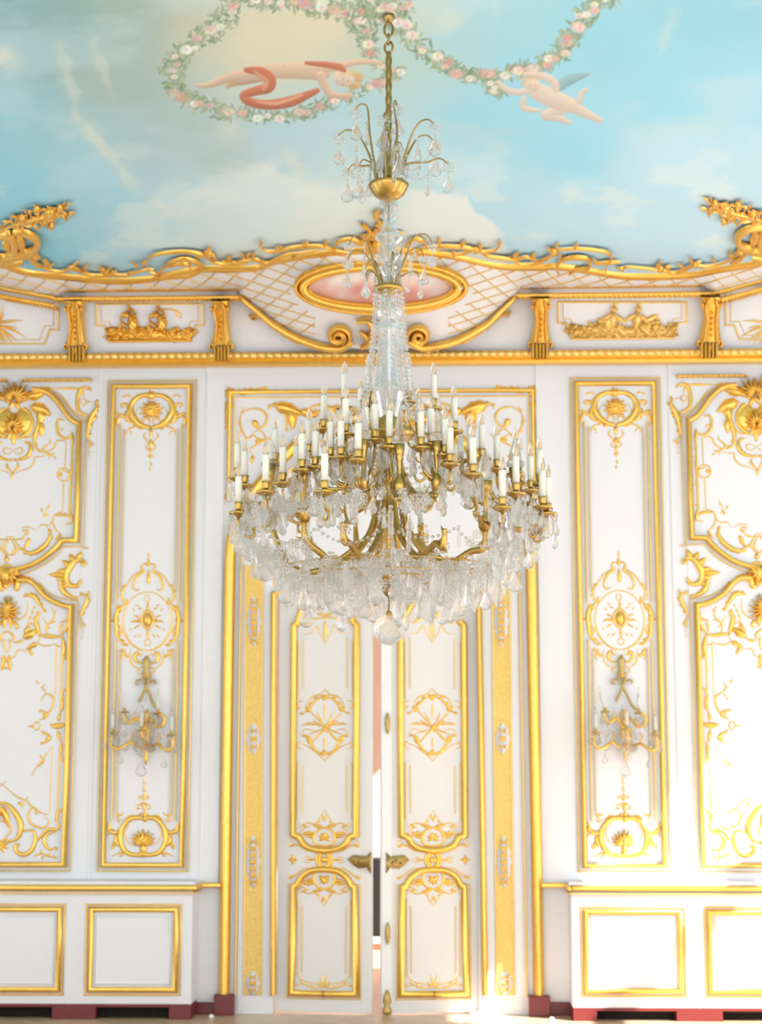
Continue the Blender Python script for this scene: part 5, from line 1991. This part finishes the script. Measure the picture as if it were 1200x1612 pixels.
def spade(L, wd):
    b = MB()
    b.ball((0, 0, -0.008), 0.008, 6, 4)
    pr = [(0.08, 0.0), (0.5, -0.14), (0.9, -0.35), (1.0, -0.5), (0.7, -0.75), (0.05, -1.0)]
    b.lathe([(r * wd, -0.016 + z * L) for (r, z) in reversed(pr)], (0, 0, 0), 8, sy=0.4)
    return b


def prism(L, wd):
    b = MB()
    b.ball((0, 0, -0.010), 0.010, 6, 4)
    b.lathe([(0.1 * wd, -0.02 - L), (wd, -0.02 - L * 0.9), (wd, -0.02 - 0.1 * L), (0.3 * wd, -0.02)], (0, 0, 0), 6, sy=0.6)
    return b


def small(L, wd):
    b = MB()
    b.ball((0, 0, -0.010), 0.011, 6, 4)
    b.ball((0, 0, -0.030), 0.009, 6, 4)
    pr = [(0.1, 0.0), (0.6, -0.35), (1.0, -0.68), (0.6, -0.92), (0.05, -1)]
    b.lathe([(r * wd, -0.04 + z * L) for (r, z) in reversed(pr)], (0, 0, 0), 6, sy=0.6)
    return b


def star(r):
    b = MB()
    rosette_into(b, -r, r)
    return b


SHAPES = {'pear': pear(0.098, 0.032), 'pear_rose': pear(0.105, 0.033, 0.025), 'spade': spade(0.12, 0.031), 'prism': prism(0.115, 0.0115), 'small': small(0.075, 0.019), 'long': spade(0.16, 0.022), 'star': star(0.022), 'star_drop': pear(0.085, 0.024, 0.019)}
MESH = {k: mesh_of(v, 'crystal_' + k, CRYSTAL) for k, v in SHAPES.items()}
ROOT0 = Vector((AX, AY, CZ(905)))
drops = []                                          # (position, rotation, scale, shape, size in view)


def drop(P, shape, s=1.0, rz=None):
    drops.append((Vector(P), random.uniform(0, PI) if rz is None else rz, s * random.uniform(0.92, 1.1), shape))


def strand(P, rad, n, name='bead_strand', parent=None):
    """string of cut beads along a path"""
    P = [Vector(p) for p in P]
    d = [0]
    for i in range(1, len(P)):
        d.append(d[-1] + (P[i] - P[i - 1]).length)
    b = MB()
    for k in range(n):
        s = d[-1] * (k + 0.5) / n
        i = max(j for j in range(len(P)) if d[j] <= s)
        i = min(i, len(P) - 2)
        p = P[i].lerp(P[i + 1], (s - d[i]) / max(1e-6, d[i + 1] - d[i]))
        b.ball(p, rad * random.uniform(0.85, 1.1), 6, 4)
    return b.build(name, CRYSTAL, parent or ch, smooth=False)


def swag(A, B, sag, rad, n):
    return strand([Vector(A).lerp(Vector(B), t / 10) - Vector((0, 0, sag * 4 * (t / 10) * (1 - t / 10))) for t in range(11)], rad, n)


random.seed(21)
# --- corona: curved arms with drops
arms = [(178, 84, 206, 1), (155, 60, 172, 0), (100, 40, 190, 0), (62, 30, 168, 0), (25, 84, 200, 0), (8, 100, 255, 0), (-25, 85, 205, 0), (-150, 60, 244, 0), (205, 78, 250, 0), (-60, 45, 215, 0), (-110, 42, 200, 0), (75, 60, 240, 0)]
for (a, r, y, k) in arms:
    b = MB()
    pts = [CH(a, 20, 290), CH(a, 24, 266), CH(a, 26 + r * 0.12, 262 - (262 - y) * 0.5), CH(a, r * 0.62, y + 4), CH(a, r * 0.82, y - 1), CH(a, r * 0.96, y + 8)]
    b.tube(pts, [2.0 / SCH, 1.9 / SCH, 1.8 / SCH, 1.5 / SCH, 1.3 / SCH, 1.1 / SCH], 7, smooth=6)
    b.build('corona_arm', BRONZED, ch)
    drop(CH(a, r * 0.96, y + 6), 'pear_rose', 0.95, 0.2)
    drop(CH(a, r * 0.62, y + 24), 'small', 1.0)
for k in range(10):
    a = k * 36 + 8
    drop(CH(a, 30, 245), 'long' if k % 2 else 'small', 0.75)
for k in range(len(arms)):
    a1, r1, y1, _ = arms[k]
    a2 = a1 + 35
    if k % 2 == 0:
        swag(CH(a1, r1 * 0.95, y1 + 45), CH(a2, 27, 275), 0.05, 0.0075, 16)
# --- glass stem
b = MB()
b.lathe(cl([(8, 314), (15, 318), (16, 324), (8, 328), (8, 336), (11, 339), (12, 342), (8, 346), (9, 352), (14, 362), (21, 371), (22, 376), (13, 384), (10, 388)]), A0, 12)
b.build('glass_baluster', CRYSTAL, ch, smooth=False)
b = MB()
b.lathe(cl([(9, 388), (12, 396), (19, 402), (12, 409), (10, 414), (13, 419), (19, 423), (13, 430), (9, 436), (9, 455)]), A0, 12)
b.build('glass_baluster', CRYSTAL, ch, smooth=False)
b = MB()
b.lathe(cl([(9, 455), (12, 466), (13, 478), (21, 492), (18, 500), (14, 505), (22, 514), (24, 521), (17, 530), (13, 535), (16, 545), (11, 552), (12, 580), (15, 590), (20, 604), (25, 612), (25, 620), (19, 640), (13, 668)]), A0, 14)
b.build('glass_baluster', CRYSTAL, ch, smooth=False)
b = MB(); b.tube([(AX, AY, CZ(314)), (AX, AY, CZ(700))], 2.6 / SCH, 10)
b.build('steel_core', mat('silvered_rod', (0.62, 0.62, 0.60), 0.25, 0.9, vary=0.05), ch)
for (a, y, s) in ((60, 362, .8), (120, 370, .7), (20, 385, .9), (75, 385, .9), (150, 390, .7), (100, 420, .8), (30, 415, .8)):
    drop(CH(a, 18, y), 'pear_rose', s * 0.8)
# --- collar with sprays
b = MB(); b.lathe(cl([(10, 448), (22, 451), (24, 455), (22, 459), (10, 461)]), A0, 24)
b.build('spray_collar', BRONZE, ch)
spr = [(178, 64, 372), (172, 66, 397), (150, 42, 430), (8, 70, 372), (20, 60, 396), (-15, 52, 425), (75, 34, 405), (-90, 50, 385), (-130, 60, 400), (-50, 55, 380), (200, 38, 425)]
for (a, r, y) in spr:
    b = MB()
    pts = [CH(a, 17, 458), CH(a, 17, 438), CH(a, 17 + r * 0.15, (438 + y) / 2), CH(a, r * 0.6, y + 3), CH(a, r * 0.86, y), CH(a, r, y + 14)]
    b.tube(pts, [1.9 / SCH, 1.8 / SCH, 1.6 / SCH, 1.3 / SCH, 1.1 / SCH, 0.9 / SCH], 7, smooth=6)
    b.build('spray_arm', BRONZED, ch)
    drop(CH(a, r, y + 14), 'pear_rose' if r > 55 else 'small', 0.75, 0.1)
    drop(CH(a, r * 0.6, y + 10), 'small', 0.7)
# --- tent of bead strands
for k in range(8):
    a = 8 + k * 45
    q = [CH(a, 22, 460), CH(a, 24, 500), CH(a, 28, 545), CH(a, 33, 580), CH(a, 39, 618), CH(a, 50, 655)]
    strand(spline3(q, 4)[0], 3.6 / SCH, 29)
for k in range(6):
    a = k * 60
    strand([CH(a, 14, 530), CH(a, 16, 580), CH(a, 18, 640)], 4.8 / SCH, 14)

# --- candles: photo column, photo row of the candle's foot, ring radius, front (1) or back (-1)
CANDLES = [(375.7, 791, 252, 1), (374, 737, 252, -1), (386, 749, 238, -1), (418.5, 758, 238, 1), (434, 714, 212, -1), (445.6, 745, 190, 1), (475.6, 724, 172, 1), (486.4, 700, 168, -1), (496.4, 720, 148, 1),
           (467, 740, 200, -1), (511, 757, 235, 1), (509.8, 661, 140, -1), (521, 705, 128, 1), (537, 704, 138, 1), (564, 708, 150, 1), (544, 668, 112, 1), (542.6, 627, 92, -1), (568, 650, 62, -1), (581, 617, 50, -1),
           (576, 682, 92, 1), (590.6, 677, 88, 1), (613, 688, 112, 1), (542.6, 768, 232, -1), (483, 787, 232, -1), (643, 617, 50, -1), (682.8, 628, 92, -1), (659, 667, 72, -1), (678.5, 684, 100, 1), (663, 689, 112, 1),
           (715.6, 664, 132, -1), (701, 701, 130, 1), (709, 715, 150, 1), (725.6, 727, 170, -1), (740, 710, 170, -1), (745, 731, 190, 1), (759, 707, 180, -1), (782.6, 724, 200, -1), (791, 782.6, 235, 1), (812.6, 760.6, 235, 1),
           (820, 747, 240, -1), (836, 757, 236, -1), (849.7, 747, 250, -1), (854, 782, 252, 1), (862.5, 792.6, 258, 1), (812, 732, 226, -1), (662.8, 828, 235, -1)]
VASES = [(765, 814, 165, 1, 1), (478, 800, 162, 1, 1), (629, 757, 122, 1, 0), (572, 750, 122, 1, 0), (688, 752, 122, 1, 0), (812, 790, 222, -1, 1), (425, 790, 215, -1, 1), (545, 720, 110, -1, 0), (690, 720, 112, -1, 0), (540, 800, 190, 1, 2), (700, 810, 200, 1, 2), (560, 810, 180, -1, 2), (665, 820, 180, -1, 2)]


def onring(x, y, R, fr):
    dx = x - 612
    w_ = math.sqrt(max(0, R * R - dx * dx)) / SCH * fr
    return onY(x, y, AY - w_)


vp = []
for (x, y, R, fr, kind) in VASES:
    V = onring(x, y, R, fr)
    # the point on the axis plane: height kept, so arms run in a vertical plane through the axis
    d = Vector((V.x - AX, V.y - AY, 0))
    rr = d.length
    u = d.normalized()
    q = lambda r, dz: Vector((AX, AY, V.z)) + u * r + Vector((0, 0, dz))
    b = MB()
    if kind:
        zl = CZ(892)
        H = lambda r, z: Vector((AX, AY, z)) + u * r
        pts = [H(0.06, CZ(790)), H(0.10, CZ(838)), H(rr * 0.40, CZ(876)), H(rr * 0.62, zl), H(rr * 0.84, CZ(876)), H(rr * 0.97, V.z - 0.14), H(rr, V.z - 0.06)]
    else:
        H = lambda r, z: Vector((AX, AY, z)) + u * r
        pts = [H(0.05, CZ(690)), H(0.08, CZ(735)), H(rr * 0.5, CZ(782)), H(rr * 0.8, CZ(790)), H(rr, V.z - 0.08)]
    b.tube(pts, [0.011] + [0.0155] * (len(pts) - 2) + [0.011], 8, smooth=7)
    pp = spline3(pts, 7)[0]
    for k in range(4, len(pp) - 3, 5):                       # thorny leaf spurs
        t = (pp[k + 1] - pp[k]).normalized()
        up_ = Vector((0, 0, 1)) - t * t.z
        up_ = up_.normalized() if up_.length > 0.05 else u
        s_ = 1 if k % 2 else -1
        b.tube([pp[k], pp[k] + t * 0.03 + up_ * 0.020 * s_, pp[k] + t * 0.05 + up_ * 0.038 * s_], [0.008, 0.006, 0.001], 6)
    arm = b.build('main_arm', BRONZE, ch)
    vp.append((V, kind, u, rr))
    if kind < 2:
        b = MB()
        c = (V.x, V.y, V.z)
        ks = 1.0 if kind else 0.74
        b.lathe([(r_ * ks, z_) for (r_, z_) in ((0.012, -0.06), (0.030, -0.045), (0.036, -0.02), (0.032, 0.0), (0.016, 0.012), (0.012, 0.03), (0.015, 0.09), (0.024, 0.10), (0.020, 0.11), (0.026, 0.115), (0.031, 0.165), (0.02, 0.168))], c, 28, flute=0.10)
        b.build('vase_socket', BRONZE, ch)
        b = MB()
        b.lathe([(r_ * ks, z_) for (r_, z_) in ((0.018, 0.165), (0.042, 0.17), (0.044, 0.19), (0.030, 0.205), (0.024, 0.25), (0.012, 0.295), (0.003, 0.31))], c, 8)
        b.build('crystal_spike', CRYSTAL, ch, smooth=False)
# central hub and lower stem
b = MB()
b.lathe(cl([(12, 655), (20, 662), (24, 672), (20, 684), (12, 692), (10, 720), (16, 730), (18, 745), (12, 757), (9, 790), (14, 800), (14, 815), (8, 825), (6, 880), (10, 893), (13, 902), (11, 910), (6, 918), (3, 922)]), A0, 24)
b.build('central_hub', BRONZE, ch)
b = MB()
b.lathe(cl([(20, 668), (38, 676), (42, 684), (38, 690), (24, 696)]), A0, 30, flute=0.04)
b.build('hub_dish', BRONZE, ch)

gp, gr = (18, 5, 6.5, 12), 0
h_ = lambda px: px / SCH
proto = {}
for ci, (x, y, R, fr) in enumerate(CANDLES):
    Pc = onring(x, y, R, fr)                                # foot of the candle
    # nearest vase carries it
    best = min(vp, key=lambda t: ((t[0] - Pc) * 1.0).length + (0.0 if t[1] < 2 else 0.05) + (0.18 if (R < 155) == (t[1] > 0) else 0))
    V, kind, u, rr = best
    S0 = V + Vector((0, 0, -0.015))
    E = Pc + Vector((0, 0, -h_(23)))
    dl = E - S0
    hz = Vector((dl.x, dl.y, 0))
    c1 = S0 + hz * 0.40 + Vector((0, 0, 0.02 if hz.length < 0.15 else -0.05)); c2 = E + Vector((0, 0, -0.10)) + hz * 0.04
    pts = []
    for k in range(15):
        t = k / 14
        pts.append(S0 * (1 - t) ** 3 + c1 * 3 * t * (1 - t) ** 2 + c2 * 3 * t * t * (1 - t) + E * t ** 3)
    b = MB()
    b.tube(pts, [0.0085] * 10 + [0.0075, 0.007, 0.0065, 0.006, 0.006], 7)
    # curl on the arm
    if hz.length > 0.05:
        uu = hz.normalized()
        m0 = pts[8]
        cu = [m0 + uu * (0.02 + 0.028 * math.cos(t) * (1 - t / 9)) + Vector((0, 0, -0.02 - 0.028 * math.sin(t) * (1 - t / 9))) for t in [k * 0.5 for k in range(11)]]
        b.tube(cu, [0.006] * 8 + [0.005, 0.004, 0.003], 6)
    b.build('candle_arm', BRONZE, ch)
    z0 = Pc.z
    if not proto:
        o0 = ROOT0
        b = MB()
        b.lathe([(h_(3), -h_(23)), (h_(6), -h_(22)), (h_(13), -h_(18.5)), (h_(15.5), -h_(16)), (h_(14.5), -h_(14.5)), (h_(6), -h_(15.5)), (h_(3.5), -h_(14)), (h_(3), -h_(13))], (0, 0, 0), 20)
        proto['pan'] = mesh_of(b, 'drip_pan', BRONZE, True)
        b = MB()
        b.lathe([(h_(3.2), -h_(14)), (h_(4.2), -h_(11)), (h_(6.2), -h_(9.5)), (h_(4.8), -h_(8)), (h_(6.4), -h_(6.5)), (h_(5), -h_(5)), (h_(6.8), -h_(3.2)), (h_(5.6), -h_(2)), (h_(7), 0), (h_(5), h_(0.4))], (0, 0, 0), 16)
        proto['cup'] = mesh_of(b, 'candle_cup', BRONZE, True)
        b = MB()
        b.lathe([(h_(5.3), 0), (h_(5.2), h_(39)), (h_(4.6), h_(40)), (h_(1.5), h_(40))], (0, 0, 0), 14)
        proto['candle'] = mesh_of(b, 'candle', WAX, True)
        b = MB()
        b.lathe([(h_(3.6), h_(40)), (h_(4.6), h_(44)), (h_(5.0), h_(48)), (h_(4.3), h_(53)), (h_(2.6), h_(57.5)), (h_(0.8), h_(61)), (h_(0.2), h_(62))], (0, 0, 0), 12)
        proto['bulb'] = mesh_of(b, 'bulb', BULB, True)
        b = MB()
        b.lathe([(h_(0.7), h_(40.5)), (h_(1.1), h_(44)), (h_(1.5), h_(48)), (h_(1.1), h_(51)), (h_(0.2), h_(53))], (0, 0, 0), 8)
        proto['filament'] = mesh_of(b, 'filament', FIL, True)
    loc = Pc - ROOT0

    def inst(nm, me, par, l):
        o = bpy.data.objects.new(nm, me)
        COL.objects.link(o)
        o.parent = par
        o.location = l
        return o
    inst('drip_pan', proto['pan'], ch, loc)
    cup = inst('candle_cup', proto['cup'], ch, loc)
    ca = inst('candle', proto['candle'], ch, loc)
    ca.rotation_euler = (random.uniform(-0.012, 0.012), random.uniform(-0.015, 0.015), 0)
    inst('bulb', proto['bulb'], ca, (0, 0, 0))
    inst('filament', proto['filament'], ca, (0, 0, 0))
    # drops round the pan
    nd = 5 if fr > 0 else 4
    a0 = random.uniform(0, 2 * PI)
    for k in range(nd):
        a = a0 + 2 * PI * k / nd
        P = Pc + Vector((h_(13.5) * math.cos(a), h_(13.5) * math.sin(a), -h_(17)))
        shp = ('pear', 'prism', 'small', 'pear_rose', 'spade')[(k + ci) % 5]
        drop(P, shp, 0.9 if R > 150 else 0.75)

for k in range(760):                                        # small stars and drops filling the tiers
    a = random.uniform(0, 360)
    f = random.random()
    r = 40 + 205 * math.sqrt(f)
    lo = 925 - 95 * max(0, (r - 130) / 115) ** 1.5
    hi = 735 + 75 * (r / 245)
    yy = random.uniform(hi, lo)
    if r < 172 and 772 < yy < 896 and random.random() < 0.85:
        continue
    drop(CH(a, r, yy), random.choice(('star', 'star', 'star', 'star_drop', 'small', 'prism')), random.uniform(0.7, 1.0), random.uniform(-0.6, 0.6))
# --- lower basket: rings of drops and swags
for k in range(330):                                        # beaded stars clustered over the basket
    a, r = random.uniform(0, 360), 205 * math.sqrt(random.uniform(0.04, 1))
    drop(CH(a, r, 893 + random.uniform(-8, 46) - 40 * max(0, (r - 120) / 85) ** 1.5), 'star', random.uniform(0.6, 1.0), random.uniform(-0.6, 0.6))
for (r, y, n, shapes, s) in ((40, 906, 9, ('pear', 'small'), 1.0), (80, 918, 16, ('pear_rose', 'pear', 'spade'), 1.1), (120, 916, 20, ('pear_rose', 'spade', 'pear'), 1.1), (160, 903, 22, ('pear_rose', 'spade', 'small'), 1.1),
                            (195, 868, 20, ('pear_rose', 'pear', 'long'), 1.0), (228, 838, 18, ('pear', 'pear_rose', 'prism'), 1.0), (140, 800, 12, ('pear_rose', 'small', 'prism'), 0.8), (60, 760, 10, ('pear', 'prism'), 0.8), (95, 740, 14, ('pear_rose', 'prism', 'small'), 0.85)):
    for k in range(n):
        a = 360 * k / n + r
        drop(CH(a, r * random.uniform(0.94, 1.06), y + random.uniform(-9, 9)), shapes[k % len(shapes)], s)
for (r, y, n) in ((80, 905, 8), (125, 900, 10), (165, 886, 12), (205, 856, 12), (100, 730, 8)):
    for k in range(n):
        swag(CH(360 * k / n, r, y), CH(360 * (k + 1) / n, r, y), 0.05 + 0.02 * (k % 2), 0.0085, 13)
for k in range(9):                                          # strands gathered from the hub down into the basket
    a = k * 40 + 5
    q = [CH(a, 18, 690), CH(a, 22, 760), CH(a, 28, 830), CH(a, 40, 905)]
    strand(spline3(q, 4)[0], 0.0095, 22)
b = MB()
for (r, y) in ((80, 912), (125, 908), (165, 896)):
    pts = [CH(360 * k / 48, r, y) for k in range(49)]
    b.tube(pts, 0.003, 6, caps=False)
    b.build('basket_hoop', BRONZE, ch)
    b = MB()
# --- finial, chain and glass ball
b = MB(); b.lathe(cl([(2, 918), (9, 922), (12, 928), (9, 935), (3, 940)]), A0, 14)
b.build('finial', BRONZED, ch)
b = MB()
for k in range(10):
    b.ball((AX, AY, CZ(941 + k * 2.7)), 1.6 / SCH, 6, 4)
b.build('ball_chain', BRONZED, ch)
b = MB(); b.lathe(cl([(3, 962), (5, 964), (4.6, 972), (3, 974)]), A0, 12)
b.build('ball_cap', BRONZE, ch)
b = MB()
rows = []
for i in range(19):
    t = PI * i / 18
    ring = []
    for j in range(48):
        a = 2 * PI * j / 48 + t * 1.1
        rr = 24 / SCH * math.sin(t) * (1 + 0.035 * math.cos(12 * (2 * PI * j / 48)))
        ring.append(Vector((AX + max(rr, 0.0005) * math.cos(a), AY + max(rr, 0.0005) * math.sin(a), CZ(991) - 24 / SCH * math.cos(t))))
    rows.append(ring)
b.quad_strip(rows, True, True)
b.build('glass_ball', CRYSTAL, ch)

# --- link the drops: the hundred that show largest as parts of their own, the rest as one part
def view_size(d):
    return d[2] * {'pear': 1, 'pear_rose': 1.2, 'spade': 0.95, 'prism': 0.5, 'small': 0.5, 'long': 0.8, 'star': 0.3, 'star_drop': 0.7}[d[3]] / dep(d[0]) * (1.4 if d[0].y < AY else 1)


def crowded(d):
    """drops that would hang across the two open bays where the big arms show"""
    q = d[0] - Vector((0, 0, 0.06)) - CAM
    z = q.dot(FW)
    x, y = CX + FPX * q.dot(RT) / z, CY - FPX * q.dot(UP) / z
    return any(((x - x0) / rx) ** 2 + ((y - y0) / ry) ** 2 < 1 for (x0, y0, rx, ry) in ((704, 848, 76, 50), (538, 852, 66, 46), (440, 850, 30, 24)))


drops = [d for d in drops if not crowded(d) or random.random() < 0.10]
drops.sort(key=view_size, reverse=True)
for (P, rz, s, shp) in drops[:100]:
    o = bpy.data.objects.new('crystal_drop', MESH[shp])
    COL.objects.link(o)
    o.parent = ch
    o.location = P - ROOT0
    o.rotation_euler = (random.uniform(-.05, .05), random.uniform(-.05, .05), rz)
    o.scale = (s, s, s)
b = MB()
for (P, rz, s, shp) in drops[100:]:
    src = SHAPES[shp]
    o = len(b.v)
    c, sn = math.cos(rz), math.sin(rz)
    for v in src.v:
        b.v.append(Vector((P.x + s * (v.x * c - v.y * sn), P.y + s * (v.x * sn + v.y * c), P.z + s * v.z)))
    b.f += [tuple(o + i for i in f) for f in src.f]
b.build('crystal_drops', CRYSTAL, ch, smooth=False, kind='stuff')

# ------------------------------------------------------------------ wall sconces
Zs = (150, 1030, 7.5)


def sconce():
    T = lambda x, y, d: onY(150 + x / 7.5, 1030 + y / 7.5, -d)
    base = T(595, 950, 0.0)
    root = empty('wall_sconce', base, 'five candle gilt and crystal sconce on the narrow panel left of the door', 'wall sconce', 'crystal wall sconces')
    tb = lambda b, pts, r: b.tube([T(*p) for p in pts], r, 7, smooth=6)
    b = MB()
    b.lathe([(0.003, -0.05), (0.02, -0.04), (0.026, 0.0), (0.018, 0.05), (0.03, 0.08), (0.008, 0.12)], T(600, 215, 0.035), 12, sy=0.7)
    tb(b, [(570, 60, .03), (590, 150, .04), (600, 220, .04)], 0.008)
    tb(b, [(560, 220, .03), (575, 320, .04), (600, 390, .05), (640, 470, .05), (690, 590, .05), (740, 660, .06)], 0.0105)
    tb(b, [(645, 220, .03), (625, 330, .04), (590, 410, .05), (555, 480, .05), (520, 560, .04)], 0.0105)
    tb(b, [(540, 300, .03), (490, 310, .04), (480, 350, .04), (515, 355, .04)], 0.008)
    tb(b, [(640, 330, .03), (690, 310, .04), (715, 335, .04), (700, 355, .04)], 0.008)
    b.build('back_bracket', BRASS, root)
    b = MB()
    b.lathe([(0.004, -0.2), (0.014, -0.16), (0.02, -0.1), (0.012, -0.06), (0.03, 0.0), (0.034, 0.05), (0.016, 0.09), (0.022, 0.14), (0.03, 0.17), (0.005, 0.2)], T(600, 980, 0.05), 14)
    b.build('central_stem', GOLD, root)
    AR = [([(590, 900, .06), (500, 760, .1), (430, 800, .13), (370, 800, .14), (335, 720, .14), (345, 680, .14)], (345, 672, .14), -6),
          ([(610, 900, .06), (640, 760, .1), (710, 850, .13), (790, 840, .14), (820, 750, .14), (740, 690, .14)], (735, 685, .14), 0),
          ([(590, 1100, .06), (500, 1090, .1), (410, 1040, .14), (330, 1090, .17), (240, 1115, .18), (180, 1060, .18), (200, 960, .18)], (205, 915, .18), 0),
          ([(610, 1110, .06), (680, 1090, .1), (740, 1060, .14), (800, 1110, .17), (860, 1135, .18), (915, 1080, .18), (905, 980, .18)], (900, 940, .18), 0),
          ([(600, 1110, .08), (590, 1050, .16), (570, 1000, .22), (548, 960, .24), (545, 900, .24)], (545, 885, .24), 0)]
    for (pts, c, tilt) in AR:
        b = MB()
        tb(b, pts, 0.0115)
        P = [T(*p) for p in pts]
        b.tube([P[2], P[2] + Vector((0.01, -0.01, 0.05)), P[2] + Vector((0.04, -0.01, 0.07))], [0.006, 0.005, 0.002], 6, smooth=4)
        b.build('candle_arm', GOLD, root)
        Pc = T(*c)
        b = MB()
        b.lathe([(0.006, -0.02), (0.03, -0.008), (0.034, 0.0), (0.014, 0.002), (0.012, 0.012), (0.017, 0.02), (0.012, 0.022)], Pc, 14)
        b.build('drip_pan', BRASS, root)
        b = MB()
        b.tube([Pc + Vector((0, 0, 0.015)), Pc + Vector((tilt * 0.006, 0, 0.125))], [0.0125, 0.0115], 12)
        cd = b.build('candle', WAX, root)
        b = MB()
        q = Pc + Vector((tilt * 0.006, 0, 0.125))
        b.lathe([(0.007, 0), (0.011, 0.014), (0.009, 0.03), (0.002, 0.05)], q, 10)
        b.build('bulb', BULB, cd)
        for k in range(4):
            a = k * PI / 2 + 0.4
            d = bpy.data.objects.new('crystal_drop', MESH[('small', 'pear', 'small', 'spade')[k]])
            COL.objects.link(d)
            d.parent = root
            d.location = Pc + Vector((0.03 * math.cos(a), 0.03 * math.sin(a), -0.004)) - base
            d.scale = (0.8,) * 3
    for (x, y, dd, shp, s) in ((545, 1090, .16, 'pear_rose', 1.0), (300, 1150, .18, 'pear', .6), (815, 1200, .18, 'pear', .6), (350, 900, .12, 'pear_rose', .7), (470, 870, .12, 'spade', .8), (650, 880, .12, 'pear_rose', .8), (740, 860, .12, 'pear', .7),
                               (620, 640, .1, 'long', .7), (560, 600, .1, 'long', .7), (430, 930, .12, 'pear', .6), (690, 960, .12, 'small', .8), (590, 940, .14, 'pear', .8), (105, 1010, .18, 'pear', .5), (950, 1020, .18, 'pear', .6), (870, 960, .16, 'small', .8), (480, 960, .14, 'small', .8), (640, 960, .14, 'small', .8)):
        d = bpy.data.objects.new('crystal_drop', MESH[shp])
        COL.objects.link(d)
        d.parent = root
        d.location = T(x, y, dd) - base
        d.scale = (s * 1.25,) * 3
    for (A, B) in (((520, 560, .06), (345, 700, .14)), ((640, 470, .06), (735, 700, .14)), ((345, 700, .14), (205, 950, .18)), ((735, 700, .14), (900, 960, .18)), ((345, 850, .12), (740, 850, .12)), ((420, 920, .12), (680, 920, .14))):
        a_, b_ = T(*A), T(*B)
        strand([a_.lerp(b_, t / 8) - Vector((0, 0, 0.06 * 4 * (t / 8) * (1 - t / 8))) for t in range(9)], 0.006, 16, parent=root)
    return root


sc1 = sconce()
sc2 = copy_tree(sc1)
sc2.location.x += XA2 - XA
sc2['label'] = 'five candle gilt and crystal sconce on the narrow panel right of the door'
for o in bpy.data.objects:
    for k in ('_ox', '_oy', '_oz'):
        if k in o:
            del o[k]
